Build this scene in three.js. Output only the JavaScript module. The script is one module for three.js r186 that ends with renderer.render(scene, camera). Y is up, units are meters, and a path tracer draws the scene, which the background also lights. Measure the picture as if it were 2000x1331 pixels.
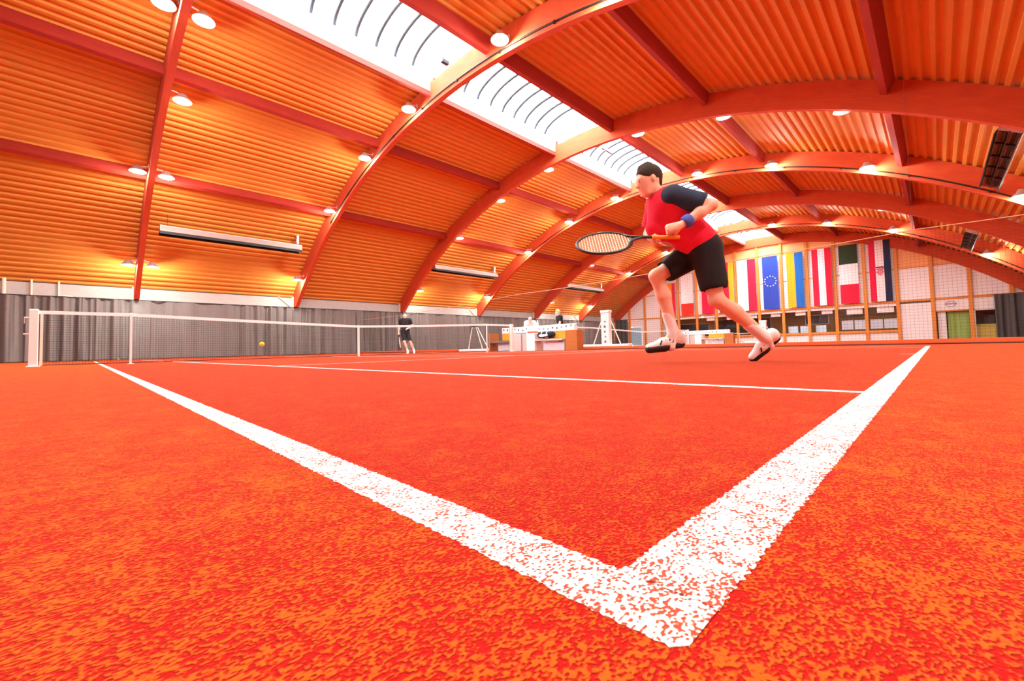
import * as THREE from 'three';
import { mergeGeometries } from 'three/addons/utils/BufferGeometryUtils.js';
import { RoundedBoxGeometry } from 'three/addons/geometries/RoundedBoxGeometry.js';
import { RectAreaLightUniformsLib } from 'three/addons/lights/RectAreaLightUniformsLib.js';

// ---------- camera, sky, exposure ----------
RectAreaLightUniformsLib.init();
const scene = new THREE.Scene();
const camera = new THREE.PerspectiveCamera(77.36, 2000 / 1331, 0.02, 300);
camera.position.set(-0.2121, 0.154, 0.096);
camera.rotation.set(2.4747 * Math.PI / 180, -44.7636 * Math.PI / 180, -1.3605 * Math.PI / 180, 'YXZ');
camera.setViewOffset(2000, 1331, 8.59, 21.94, 2000, 1331);
camera.updateProjectionMatrix();
scene.background = new THREE.Color(0.84, 0.95, 1.06);
scene.backgroundIntensity = 24.0;                       // bright overcast sky above the ridge glazing
const renderer = new THREE.WebGLRenderer({ antialias: true });
renderer.toneMapping = THREE.LinearToneMapping;
renderer.toneMappingExposure = 1.14;
renderer.shadowMap.enabled = true;
const LAMP = 34.0;                                      // candela of one floodlight

// ---------- helpers ----------
const PI = Math.PI, V3 = THREE.Vector3;
function rng(seed) { let a = seed >>> 0; return () => { a = (a + 0x6D2B79F5) | 0; let t = Math.imul(a ^ (a >>> 15), 1 | a); t = (t + Math.imul(t ^ (t >>> 7), 61 | t)) ^ t; return ((t ^ (t >>> 14)) >>> 0) / 4294967296; }; }
const taken = {};
function numbered(n) { const k = (taken[n] = (taken[n] ?? -1) + 1); return k ? n + '_' + String(k).padStart(3, '0') : n; }
function thing(name, label, category, group, pos = [0, 0, 0], turn = 0) {
  const o = new THREE.Group(); o.name = numbered(name); o.position.set(...pos); o.rotation.y = turn;
  o.userData = { label, category }; if (group) o.userData.group = group; scene.add(o); return o;
}
function struct(name) { const o = new THREE.Group(); o.name = name; o.userData = { kind: 'structure' }; scene.add(o); return o; }
function metric(g) {   // texture coordinates in metres, by the main direction of each face
  const h = g.index ? g.toNonIndexed() : g, p = h.attributes.position, n = h.attributes.normal ?? (h.computeVertexNormals(), h.attributes.normal);
  const uv = new Float32Array(p.count * 2);
  for (let i = 0; i < p.count; i++) {
    const ax = Math.abs(n.getX(i)), ay = Math.abs(n.getY(i)), az = Math.abs(n.getZ(i));
    if (ay >= ax && ay >= az) { uv[2 * i] = p.getX(i); uv[2 * i + 1] = p.getZ(i); }
    else if (ax >= az) { uv[2 * i] = p.getZ(i); uv[2 * i + 1] = p.getY(i); }
    else { uv[2 * i] = p.getX(i); uv[2 * i + 1] = p.getY(i); }
  }
  h.setAttribute('uv', new THREE.BufferAttribute(uv, 2));
  for (const k of Object.keys(h.attributes)) if (!['position', 'normal', 'uv'].includes(k)) h.deleteAttribute(k);
  return h;
}
function part(name, geos, mat, parent, label) {
  const l = (Array.isArray(geos) ? geos : [geos]).map(metric);
  const m = new THREE.Mesh(l.length > 1 ? mergeGeometries(l) : l[0], mat); m.name = name; if (label) m.userData.label = label; parent.add(m); return m;
}
function solo(name, geos, mat, label, category, group) {
  const m = part(numbered(name), geos, mat, scene); m.userData = { label, category }; if (group) m.userData.group = group; return m;
}
// box from ranges
function rb(x0, x1, y0, y1, z0, z1) { return new THREE.BoxGeometry(x1 - x0, y1 - y0, z1 - z0).translate((x0 + x1) / 2, (y0 + y1) / 2, (z0 + z1) / 2); }
function rbr(x0, x1, y0, y1, z0, z1, r = 0.012) { return new RoundedBoxGeometry(x1 - x0, y1 - y0, z1 - z0, 2, Math.min(r, (x1 - x0) / 2.01, (y1 - y0) / 2.01, (z1 - z0) / 2.01)).translate((x0 + x1) / 2, (y0 + y1) / 2, (z0 + z1) / 2); }
function rod(a, b, r, seg = 8, r2 = r) {
  const A = new V3(...a), B = new V3(...b), d = B.clone().sub(A), g = new THREE.CylinderGeometry(r2, r, d.length(), seg);
  g.applyQuaternion(new THREE.Quaternion().setFromUnitVectors(new V3(0, 1, 0), d.normalize())); return g.translate((A.x + B.x) / 2, (A.y + B.y) / 2, (A.z + B.z) / 2);
}
function tube(pts, r, seg = 40, rs = 6) { return new THREE.TubeGeometry(new THREE.CatmullRomCurve3(pts.map((p) => new V3(...p))), seg, r, rs); }
function cord(out, a, b, r) {   // thin three-sided cord, 6 triangles
  const A = new V3(...a), B = new V3(...b), d = B.clone().sub(A).normalize(), u = new V3(0, 1, 0); if (Math.abs(d.y) > 0.9) u.set(1, 0, 0);
  const e = u.clone().cross(d).normalize(), f = d.clone().cross(e), c = [0, 1, 2].map((k) => e.clone().multiplyScalar(r * Math.cos(k * 2.0944)).addScaledVector(f, r * Math.sin(k * 2.0944)));
  for (let k = 0; k < 3; k++) { const p = c[k], q = c[(k + 1) % 3], a0 = A.clone().add(p), a1 = A.clone().add(q), b0 = B.clone().add(p), b1 = B.clone().add(q); for (const v of [a0, a1, b1, a0, b1, b0]) out.push(v.x, v.y, v.z); }
}
function rawGeo(arr) { const g = new THREE.BufferGeometry(); g.setAttribute('position', new THREE.Float32BufferAttribute(arr, 3)); g.computeVertexNormals(); return g; }
function quad(out, a, b, c, d) { out.push(...a, ...b, ...c, ...a, ...c, ...d); }

// ---------- procedural textures ----------
function gridNoise(N, cx, cy, seed) {   // periodic smooth value noise, N x N, cells of N/cx by N/cy pixels
  const r = rng(seed), g = new Float32Array(cx * cy); for (let i = 0; i < g.length; i++) g[i] = r();
  const out = new Float32Array(N * N), sm = (t) => t * t * (3 - 2 * t);
  for (let y = 0; y < N; y++) {
    const fy = y / N * cy, j = Math.floor(fy), ty = sm(fy - j), j0 = (j % cy) * cx, j1 = ((j + 1) % cy) * cx;
    for (let x = 0; x < N; x++) { const fx = x / N * cx, i = Math.floor(fx), tx = sm(fx - i), i0 = i % cx, i1 = (i + 1) % cx; const a = g[j0 + i0] + (g[j0 + i1] - g[j0 + i0]) * tx, b = g[j1 + i0] + (g[j1 + i1] - g[j1 + i0]) * tx; out[y * N + x] = a + (b - a) * ty; }
  }
  return out;
}
function tex(N, fn, srgb = true, repeat = 1) {   // fn(i) -> [r,g,b] 0..1 in sRGB
  const d = new Uint8Array(N * N * 4);
  for (let i = 0; i < N * N; i++) { const c = fn(i); d[4 * i] = Math.max(0, Math.min(255, c[0] * 255)); d[4 * i + 1] = Math.max(0, Math.min(255, c[1] * 255)); d[4 * i + 2] = Math.max(0, Math.min(255, c[2] * 255)); d[4 * i + 3] = 255; }
  const t = new THREE.DataTexture(d, N, N); t.wrapS = t.wrapT = THREE.RepeatWrapping; t.magFilter = THREE.LinearFilter; t.minFilter = THREE.LinearMipmapLinearFilter; t.generateMipmaps = true; t.repeat.set(repeat, repeat);
  if (srgb) t.colorSpace = THREE.SRGBColorSpace; t.needsUpdate = true; return t;
}
const mixc = (a, b, t) => [a[0] + (b[0] - a[0]) * t, a[1] + (b[1] - a[1]) * t, a[2] + (b[2] - a[2]) * t];
const st = (a, b, x) => { const t = Math.max(0, Math.min(1, (x - a) / (b - a))); return t * t * (3 - 2 * t); };
const CN = 1024;
const n1 = gridNoise(CN, 210, 340, 11), n2 = gridNoise(CN, 400, 500, 12), n3 = gridNoise(CN, 36, 36, 13), n4 = gridNoise(CN, 9, 9, 14), n5 = gridNoise(CN, 300, 300, 15);
const tuft = new Float32Array(CN * CN); for (let i = 0; i < tuft.length; i++) tuft[i] = 0.5 * n1[i] + 0.25 * n2[i] + 0.14 * n3[i] + 0.11 * n4[i];
function carpetMap(c0, c1, lo, hi) { return tex(CN, (i) => mixc(c0, c1, st(lo, hi, tuft[i])), true, 2); }
const carpetBump = tex(CN, (i) => { const v = st(0.3, 0.65, tuft[i]); return [v, v, v]; }, false, 2);
function carpetMat(map) { return new THREE.MeshPhysicalMaterial({ map, bumpMap: carpetBump, bumpScale: 0.0011, roughness: 1, specularIntensity: 0.15, sheen: 0.45, sheenColor: new THREE.Color(1.0, 0.62, 0.16), sheenRoughness: 0.5 }); }
const mapIn = carpetMap([0.62, 0.07, 0.055], [0.67, 0.285, 0.09], 0.43, 0.67);
const mapOut = carpetMap([0.63, 0.08, 0.055], [0.69, 0.325, 0.08], 0.39, 0.62);
const lineTex = tex(CN, (i) => mixc([0.68, 0.22, 0.09], [0.97, 0.965, 0.95], st(0.35, 0.44, 0.5 * n1[i] + 0.3 * n5[i] + 0.2 * n3[i])), true, 2);
// wood: streaks along u
const w1 = gridNoise(512, 6, 90, 21), w2 = gridNoise(512, 20, 230, 22), w3 = gridNoise(512, 10, 12, 23);
function woodMap(c0, c1, rep = 0.5) { return tex(512, (i) => mixc(c0, c1, 0.5 * w1[i] + 0.3 * w2[i] + 0.2 * w3[i]), true, rep); }
const f1 = gridNoise(512, 160, 160, 31), f2 = gridNoise(512, 12, 12, 32), f3 = gridNoise(512, 40, 40, 33);
function mottled(c0, c1, rep = 1) { return tex(512, (i) => mixc(c0, c1, 0.35 * f1[i] + 0.3 * f2[i] + 0.35 * f3[i]), true, rep); }
const std = (o) => new THREE.MeshStandardMaterial(o);

const M = {
  carpetIn: carpetMat(mapIn), carpetOut: carpetMat(mapOut),
  line: std({ map: lineTex, bumpMap: carpetBump, bumpScale: 0.0009, roughness: 0.9 }),
  sheet: std({ map: mottled([0.80, 0.52, 0.18], [0.83, 0.55, 0.20], 0.2), roughness: 0.7 }),
  arch: std({ map: woodMap([0.72, 0.24, 0.09], [0.80, 0.33, 0.12], 0.35), roughness: 0.85 }),
  purlin: std({ map: woodMap([0.57, 0.13, 0.065], [0.65, 0.18, 0.08], 0.35), roughness: 0.85 }),  // darkened all over to carry the shade of the side faces
  deck: std({ color: 0x8a6a55, roughness: 0.9 }),
  concrete: std({ map: mottled([0.66, 0.65, 0.62], [0.76, 0.75, 0.72], 0.6), roughness: 0.9 }),
  wallPlain: std({ map: mottled([0.72, 0.66, 0.60], [0.78, 0.72, 0.66], 0.4), roughness: 0.9 }),
  curtain: std({ map: mottled([0.42, 0.405, 0.385], [0.49, 0.47, 0.445], 1.5), roughness: 0.95, side: THREE.DoubleSide }),
  curtainDark: std({ map: mottled([0.29, 0.29, 0.29], [0.36, 0.355, 0.35], 1.5), roughness: 0.95, side: THREE.DoubleSide }),
  panel: std({ map: mottled([0.90, 0.885, 0.87], [0.94, 0.925, 0.91], 0.5), roughness: 0.7 }),
  panelOrangeBounce: std({ map: mottled([0.90, 0.62, 0.38], [0.93, 0.66, 0.42], 0.5), roughness: 0.7 }),  // orange upper panels; in the flag bays it paints in ceiling bounce
  post: std({ map: woodMap([0.80, 0.47, 0.12], [0.88, 0.56, 0.20], 0.6), roughness: 0.6 }),
  white: std({ color: 0xf2f1ee, roughness: 0.5 }), whiteCloth: std({ color: 0xf4f3f0, roughness: 0.9 }),
  cream: std({ color: 0xf0e6cf, roughness: 0.7 }),
  black: std({ color: 0x141416, roughness: 0.6 }), blackCloth: std({ map: mottled([0.07, 0.075, 0.085], [0.11, 0.115, 0.12], 2), roughness: 0.95 }),
  netCord: std({ color: 0x1c1a1a, roughness: 0.9 }), dividerCord: std({ color: 0x3d322e, roughness: 0.9 }), rope: std({ color: 0xd9a988, roughness: 0.8 }),
  chrome: std({ color: 0xd8d8d8, roughness: 0.25, metalness: 0.9 }), darkMetal: std({ color: 0x1f1b1a, roughness: 0.5, metalness: 0.4 }),
  alu: std({ color: 0xc9c4bd, roughness: 0.4, metalness: 0.6 }),
  grey: std({ color: 0xb9b2ab, roughness: 0.7 }), greyDark: std({ color: 0x6f6763, roughness: 0.8 }), greyBlue: std({ color: 0xc9cfd8, roughness: 0.6 }),
  orangeBoard: std({ color: 0xf39a1d, roughness: 0.6 }), brownBoard: std({ map: woodMap([0.62, 0.36, 0.13], [0.70, 0.43, 0.18], 0.8), roughness: 0.6 }),
  glass: new THREE.MeshPhysicalMaterial({ color: 0xffffff, transmission: 1, roughness: 0.0, thickness: 0, ior: 1.45, specularIntensity: 0.6 }),
  rib: std({ color: 0x3a3d42, roughness: 0.5, metalness: 0.3 }),
};

// ================= THE HALL =================
const ZC = -12.27, RS = 26.3, YC = 11.07 - RS, X1 = 1.5709, S = 8.0553, AW = 0.22, AD = 0.93;
const XA = (k) => X1 + S * (k - 1), XG = 50.1, XW = -14.4, ZB = -30.4, ZF = 5.86;
const yAt = (s, r = RS) => YC + Math.sqrt(r * r - s * s);
const polar = (th, r) => [YC + r * Math.cos(th), ZC + r * Math.sin(th)];   // th 0 at the ridge, + towards the viewer's side

// ---- floor with carpet panels and court lines ----
const floor = struct('floor');
part('floor_slab', rb(XW - .3, XG + 5.6, -0.3, -0.02, ZB - .4, ZF + .4), M.concrete, floor);
const panelsF = [[XW, 0, ZB, ZF, M.carpetOut], [0, 10.97, -3, 0, M.carpetIn], [0, 10.97, -23.77, -3, M.carpetIn], [0, XG + 5.3, 0, ZF, M.carpetOut], [0, XG + 5.3, ZB, -23.77, M.carpetOut], [10.97, XG + 5.3, -23.77, 0, M.carpetOut]];
for (const [x0, x1, z0, z1, m] of panelsF) part('carpet_panel', rb(x0, x1, -0.02, 0, z0, z1), m, floor);
const lr = rng(5);
function lineGeo(x0, x1, z0, z1, alongX, fine) {   // painted strip with a frayed edge
  const out = [], L = alongX ? x1 - x0 : z1 - z0, y = 0.0005; let t = 0; const st_ = []; while (t < L) { st_.push(t); const near = fine ? (alongX ? x0 + t : -(z1 - (L - (L - t)))) : 99; const d = fine ? (alongX ? Math.abs(x0 + t) : Math.abs(z0 + t)) : 99; t += d < 1.2 ? 0.0035 : d < 4 ? 0.012 : 0.25; } st_.push(L);
  const jit = st_.map((q) => { const d = fine ? (alongX ? Math.abs(x0 + q) : Math.abs(z0 + q)) : 99; const a = d < 4 ? 0.0034 : 0.003; const e = fine && !alongX ? Math.max(0, .006 - Math.abs(z1 - (z0 + q))) : 0; return [(lr() - .5) * a + e * 1.2, (lr() - .5) * a]; });
  for (let i = 0; i < st_.length - 1; i++) {
    const a = st_[i], b = st_[i + 1], [ja, ka] = jit[i], [jb, kb] = jit[i + 1];
    if (alongX) { quad(out, [x0 + a, y, z1 + ka], [x0 + b, y, z1 + kb], [x0 + b, y, z0 + jb], [x0 + a, y, z0 + ja]); quad(out, [x0 + a, 0, z1 + ka], [x0 + b, 0, z1 + kb], [x0 + b, y, z1 + kb], [x0 + a, y, z1 + ka]); quad(out, [x0 + b, 0, z0 + jb], [x0 + a, 0, z0 + ja], [x0 + a, y, z0 + ja], [x0 + b, y, z0 + jb]); }
    else { quad(out, [x0 + ja, y, z0 + a], [x0 + jb, y, z0 + b], [x1 + kb, y, z0 + b], [x1 + ka, y, z0 + a]); quad(out, [x0 + ja, 0, z0 + a], [x0 + jb, 0, z0 + b], [x0 + jb, y, z0 + b], [x0 + ja, y, z0 + a]); quad(out, [x1 + kb, 0, z0 + b], [x1 + ka, 0, z0 + a], [x1 + ka, y, z0 + a], [x1 + kb, y, z0 + b]); }
  }
  return rawGeo(out);
}
const WL = 0.05, BL = 0.063;
part('court_line', lineGeo(WL - .002, 10.97, -BL, 0, true, true), M.line, floor, 'white painted baseline');
part('court_line', lineGeo(0, WL, -23.77, 0, false, true), M.line, floor, 'white painted doubles sideline');
part('court_line', lineGeo(1.37, 1.42, -23.77, -BL, false, false), M.line, floor);
part('court_line', lineGeo(10.92, 10.97, -23.77, -BL, false, false), M.line, floor);
part('court_line', lineGeo(9.55, 9.6, -23.77, -BL, false, false), M.line, floor);
part('court_line', lineGeo(0, 10.97, -23.77, -23.72, true, false), M.line, floor);
part('court_line', lineGeo(1.42, 9.55, -5.51, -5.46, true, false), M.line, floor);
part('court_line', lineGeo(1.42, 9.55, -18.31, -18.26, true, false), M.line, floor);
part('court_line', lineGeo(5.46, 5.51, -18.26, -5.51, false, false), M.line, floor);
part('court_line', lineGeo(5.46, 5.51, -0.17, -BL, false, false), M.line, floor);

// ---- roof ----
const ceiling = struct('ceiling');
const sSky = 1.70, thS = (s) => Math.asin(s / RS);
const thE = thS(18.1), thL = thS(11.73), thU = thS(6.22), thK = thS(sSky + 0.16), thKL = thS(sSky + 0.05);
const segs = [[-thE, -thL], [-thL, -thU], [-thU, -thKL], [thK, thU], [thU, thL], [thL, thE]];
function sheetGeo(t0, t1, x0, x1) {
  const out = [], n = Math.max(1, Math.round((t1 - t0) * RS / 0.33)), st_ = (t1 - t0) / n, H = 0.075, pr = [];
  for (let i = 0; i < n; i++) { const a = t0 + i * st_; pr.push([a, 0], [a + st_ * .34, 0], [a + st_ * .46, H], [a + st_ * .88, H]); } pr.push([t1, 0]);
  for (let i = 0; i < pr.length - 1; i++) { const [ya, za] = polar(pr[i][0], RS + pr[i][1]), [yb, zb] = polar(pr[i + 1][0], RS + pr[i + 1][1]); quad(out, [x0, ya, za], [x1, ya, za], [x1, yb, zb], [x0, yb, zb]); }
  return rawGeo(out);
}
function deckGeo(t0, t1, r0, r1, x0, x1, n = 24) {   // ring segment solid, swept along x
  const out = []; const P = (t, r, x) => { const [y, z] = polar(t, r); return [x, y, z]; };
  for (let i = 0; i < n; i++) {
    const a = t0 + (t1 - t0) * i / n, b = t0 + (t1 - t0) * (i + 1) / n;
    quad(out, P(a, r0, x0), P(a, r0, x1), P(b, r0, x1), P(b, r0, x0)); quad(out, P(a, r1, x1), P(a, r1, x0), P(b, r1, x0), P(b, r1, x1));
    quad(out, P(a, r0, x1), P(a, r1, x1), P(b, r1, x1), P(b, r0, x1)); quad(out, P(a, r1, x0), P(a, r0, x0), P(b, r0, x0), P(b, r1, x0));
  }
  quad(out, P(t0, r0, x0), P(t0, r1, x0), P(t0, r1, x1), P(t0, r0, x1)); quad(out, P(t1, r1, x0), P(t1, r0, x0), P(t1, r0, x1), P(t1, r1, x1));
  return rawGeo(out);
}
for (const sg of [-1, 1]) part('roof_deck', deckGeo(sg < 0 ? -thE - .03 : thK, sg < 0 ? -thKL : thE + .03, RS + .1, RS + .35, XW - .4, XG + .4, 40), M.deck, ceiling);
const bays = []; for (let k = -1; k <= 6; k++) bays.push([k, Math.max(XA(k), XW), k === 6 ? XG : XA(k + 1)]);
for (const [k, x0, x1] of bays) {
  for (const [a, b] of segs) part('roof_sheet', sheetGeo(a, b, x0 + .02, x1 + .02), M.sheet, ceiling);
  const xa = x0 + (k < 0 ? 0 : AW), xb = x1;
  for (const t of [-thL, -thU, thU, thL]) part('purlin', deckGeo(t - .1 / RS, t + .1 / RS, RS - .46, RS - .002, xa, xb, 1), M.purlin, ceiling);
  for (const sg of [-1, 1]) part('ridge_beam', deckGeo(sg < 0 ? -thKL - .002 : thS(sSky), sg < 0 ? -thS(sSky) : thK + .002, RS - .56, RS + .36, xa, xb, 1), M.purlin, ceiling);
}
// laminated arches
function archGeo(x0, x1) {
  const sh = new THREE.Shape(), pts = [], rI = RS - AD, yF = 3.2; // shape plane: a = z, b = y
  const tF = Math.acos((yF - YC) / rI);
  for (let i = 0; i <= 60; i++) { const t = -tF + 2 * tF * i / 60, [y, z] = polar(t, rI); pts.push([z, y]); }
  pts.push([ZF, yF]); for (let i = 0; i <= 60; i++) { const t = thE - 2 * thE * i / 60, [y, z] = polar(t, RS - .003); pts.push([z, y]); } pts.push([ZB, yF]);
  const g = [], cap = [];
  const v2 = pts.map((p) => new THREE.Vector2(p[0], p[1])), tri = THREE.ShapeUtils.triangulateShape(v2, []);
  for (const [a, b, c] of tri) { const A = pts[a], B = pts[b], C = pts[c]; g.push(x0, A[1], A[0], x0, C[1], C[0], x0, B[1], B[0]); g.push(x1, A[1], A[0], x1, B[1], B[0], x1, C[1], C[0]); }
  for (let i = 0; i < pts.length; i++) { const A = pts[i], B = pts[(i + 1) % pts.length]; quad(g, [x0, A[1], A[0]], [x0, B[1], B[0]], [x1, B[1], B[0]], [x1, A[1], A[0]]); }
  const geo = rawGeo(g); return geo;
}
function archMesh(k) {   // grain follows the arch
  const geo = archGeo(XA(k), XA(k) + AW), p = geo.attributes.position, n = geo.attributes.normal, uv = new Float32Array(p.count * 2);
  for (let i = 0; i < p.count; i++) { const y = p.getY(i) - YC, z = p.getZ(i) - ZC; uv[2 * i] = Math.atan2(z, y) * RS + k * 3.7; uv[2 * i + 1] = Math.abs(n.getX(i)) > .7 ? Math.hypot(y, z) : p.getX(i); }
  geo.setAttribute('uv', new THREE.BufferAttribute(uv, 2)); const m = new THREE.Mesh(geo, M.arch); m.name = 'roof_arch'; ceiling.add(m);
}
for (let k = 0; k <= 7; k++) archMesh(k);
// cable runs on every second arch
for (const k of [2, 4, 6]) {
  const pts = []; for (let i = 0; i <= 40; i++) { const s = -12 + 29.4 * i / 40, [y, z] = polar(thS(s), RS - AD + .16); pts.push([XA(k) - .035, y, z]); }
  part('cable', tube(pts, .028, 90, 6), M.darkMetal, ceiling);
  const cl = []; for (let i = 1; i < 12; i++) { const s = -12 + 29 * i / 12, [y, z] = polar(thS(s), RS - AD + .15); cl.push(rb(XA(k) - .075, XA(k), y - .05, y + .03, z - .03, z + .03)); }
  part('cable_clip', cl, M.darkMetal, ceiling);
}
// ---- ridge skylights, one per bay ----
let wn = 1;
for (const [k, x0, x1] of bays) {
  const w = struct('window_' + wn++), xa = x0 + AW + .02, xb = x1 - .02, yE = polar(thS(sSky), RS + .30)[0], rise = 0.75, n = 10, seg = 10;
  const A = (t) => [yE + rise * Math.sin(t * PI), ZC - (sSky + .08) * Math.cos(t * PI)];
  for (let i = 0; i < n; i++) {
    const a = xa + (xb - xa) * i / n, b = xa + (xb - xa) * (i + 1) / n, out = [];
    for (let j = 0; j < seg; j++) { const [y0, z0] = A(j / seg), [y1, z1] = A((j + 1) / seg); quad(out, [a, y0, z0], [b, y0, z0], [b, y1, z1], [a, y1, z1]); }
    part('pane', rawGeo(out), M.glass, w);
    if (i) { const pts = []; for (let j = 0; j <= 8; j++) { const [y, z] = A(.03 + .94 * j / 8); pts.push([a, y - .03, z]); } part('glazing_bar', tube(pts, .07, 24, 6), M.rib, w); }
  }
  const ends = []; for (const xe of [xa, xb]) { const out = []; for (let j = 0; j < seg; j++) { const [y0, z0] = A(j / seg), [y1, z1] = A((j + 1) / seg); quad(out, [xe, yE - .1, z0], [xe, yE - .1, z1], [xe, y1, z1], [xe, y0, z0]); } ends.push(rawGeo(out)); }
  part('end_panel', ends, M.white, w);
  for (const zz of [ZC - sSky - .05, ZC + sSky + .05]) part('curb', rb(xa, xb, yE - .25, yE + .04, zz - .06, zz + .06), M.white, w);
  for (const sg of [-1, 1]) part('sky_glare_lining', rb(xa, xb, 10.56, yE - .25, ZC + sg * (sSky - .012) - .01, ZC + sg * (sSky - .012) + .01), M.cream, w);  // added cream boards standing for beam faces overexposed by the sky
  if (k === 1) part('opener', [rb(9.12, 9.42, 10.93, 11.05, ZC - .3, ZC - .15), rod([9.2, 11.0, ZC - .2], [9.2, yE + rise - .05, ZC - .2], .012)], M.darkMetal, w);
  if (k === 3) { part('opener', [rb(20.2, 20.47, 11.2, 11.3, ZC - .45, ZC - .33), rod([20.3, 11.25, ZC - .4], [20.3, yE + rise - .1, ZC - .4], .01)], M.greyDark, w); part('opener', [rb(20.58, 21.26, 11.2, 11.3, ZC - .45, ZC - .33), rod([20.9, 11.25, ZC - .4], [20.9, yE + rise - .1, ZC - .4], .01)], M.greyDark, w); }
}
// ---- walls ----
const wallB = struct('wall_back');
part('wall_panel', rb(XW - .4, XG + .4, 0, 4.4, ZB - .3, ZB), M.wallPlain, wallB);
part('edge_beam', rbr(XW, XG, 3.2, 3.82, ZB, ZB + .14, .015), M.concrete, wallB);
part('gutter_strip', rb(XW, XG, 3.83, 3.87, ZB, ZB + .06), M.darkMetal, wallB);
for (let k = 0; k <= 6; k++) part('arch_shoe', [rb(XA(k) - .06, XA(k), 3.05, 3.9, ZB + .14, ZB + .3), rb(XA(k) + AW, XA(k) + AW + .06, 3.05, 3.9, ZB + .14, ZB + .3)], M.cream, wallB);
for (const k of [2, 4, 6]) part('brace', rod([XA(k) - .9, 3.85, ZB + .2], [XA(k) - .12, 3.2, ZB + .2], .035), M.cream, wallB);
for (const x of [-2.95, -2.1, -1.2]) part('drain_pipe', rod([x, 3.2, ZB + .2], [x, 3.95, ZB + .2], x < -2.5 ? .07 : .04), M.cream, wallB);
part('drain_pipe', rod([-1.2, 3.24, ZB + .2], [-.7, 3.22, ZB + .2], .03), M.cream, wallB);
const wallF = struct('wall_front'); part('wall_panel', rb(XW - .4, XG + .4, 0, 4.4, ZF, ZF + .3), M.wallPlain, wallF);
const wallL = struct('wall_left');
function gableShape(z0, z1, yb, x0, x1, sink = 0) {
  const pts = [[z0, yb]]; const n = 30; pts.push([z1, yb]); for (let i = 0; i <= n; i++) { const z = z1 + (z0 - z1) * i / n, s = Math.max(-18.2, Math.min(18.2, z - ZC)); pts.push([z, yAt(s, RS) + .3 - sink]); }
  const sh = new THREE.Shape(pts.map((p) => new THREE.Vector2(p[0], p[1]))), g = new THREE.ExtrudeGeometry(sh, { depth: x1 - x0, bevelEnabled: false });
  return g.rotateY(-PI / 2).scale(1, 1, 1).translate(x1, 0, 0);   // shape x -> z
}
part('wall_panel', gableShape(ZB, ZF, 0, XW - .3, XW), M.wallPlain, wallL);

// ---- gable with flags ----
const gable = struct('wall_right'), PZ = (i) => -27.99 + 2.1506 * i, PW = .12;
const soff = (z) => yAt(Math.max(-18.1, Math.min(18.1, z - ZC)), RS - AD + .05);
part('backing_wall', gableShape(ZB, ZF, 3.42, XG + .1, XG + .35), M.panel, gable);
for (let i = -1; i <= 16; i++) { const z = PZ(i); if (z > ZF - .1 || z < ZB + .1) continue; part('post', rbr(XG - .12, XG + .1, 0, Math.max(3.4, soff(z) + .15), z - PW, z + PW, .02), M.post, gable); }
for (let i = -2; i <= 15; i++) {
  const a = Math.max(ZB, PZ(i) + PW), b = Math.min(ZF, PZ(i + 1) - PW); if (b - a < .3) continue;
  const top = Math.min(soff(a), soff(b)) + .2;
  part('transom', rbr(XG - .08, XG + .1, 3.27, 3.45, a, b, .015), M.post, gable);
  if (top > 3.7) part('panel', rbr(XG + .04, XG + .1, 3.46, Math.min(6.16, Math.max(3.6, Math.max(soff(a), soff(b)))), a, b, .01), M.panel, gable);
  if (Math.max(soff(a), soff(b)) > 6.4) { part('rail', rb(XG, XG + .1, 6.17, 6.24, a, b), M.post, gable); const tp = Math.max(soff(a), soff(b)) + .1; if (i >= 12) part('panel', rbr(XG + .04, XG + .1, 6.25, tp, a, b, .01), M.panelOrangeBounce, gable); else { part('panel', rbr(XG + .04, XG + .1, 6.25, Math.min(tp, 8.9), a, b, .01), M.panel, gable); if (tp > 9.1) part('panel', rbr(XG + .04, XG + .1, 8.91, tp, a, b, .01), M.panelOrangeBounce, gable); } }  // top of the flag bays: ceiling bounce put into the panel colour
  if (i >= 2 && i <= 11) {   // window bays
    part('sill', rbr(XG - .1, XG + .12, .70, .92, a, b, .015), M.post, gable);
    part('panel', rbr(XG + .04, XG + .12, 0, .69, a, b, .01), M.panel, gable);
    const w = struct('window_' + wn++);
    part('pane', rb(XG + .05, XG + .056, .93, 3.26, a, b), M.glass, w);
    part('blind_box', rbr(XG + .07, XG + .2, 3.02, 3.26, a, b, .015), M.white, w);
    if (i === 7) part('mullion', rb(XG + .0, XG + .1, 0, .7, a + 1.45, a + 1.53), M.post, gable);
  } else if (i <= -1) part('panel', rbr(XG + .04, XG + .12, 0, 3.26, a, b, .01), M.panel, gable);
  else if (i === 0) part('panel', [rbr(XG + .04, XG + .12, 2.42, 3.26, a, b, .01), rb(XG + .04, XG + .12, 0, 2.42, a + 1.45, b)], M.panel, gable);
  else if (i === 1) part('panel', rbr(XG + .04, XG + .12, 0, 3.26, a, b, .01), M.panel, gable);
  else if (i === 12) { part('panel', rbr(XG + .02, XG + .1, 0, 3.12, a, b, .01), M.panel, gable); part('shadow_line', rb(XG + .06, XG + .12, 3.12, 3.26, a, b), M.greyDark, gable); }  // dark strip paints the shadow line along the panel top
  else if (i === 13) part('panel', rbr(XG - .02, XG + .1, 2.38, 3.26, a, b, .01), M.panel, gable);
  else if (i === 14) part('panel', rbr(XG - .02, XG + .1, 2.33, 3.26, a, b, .01), M.panel, gable);
  else part('panel', rb(XG + .04, XG + .12, 0, 3.26, a, b), M.panel, gable);
}
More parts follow.
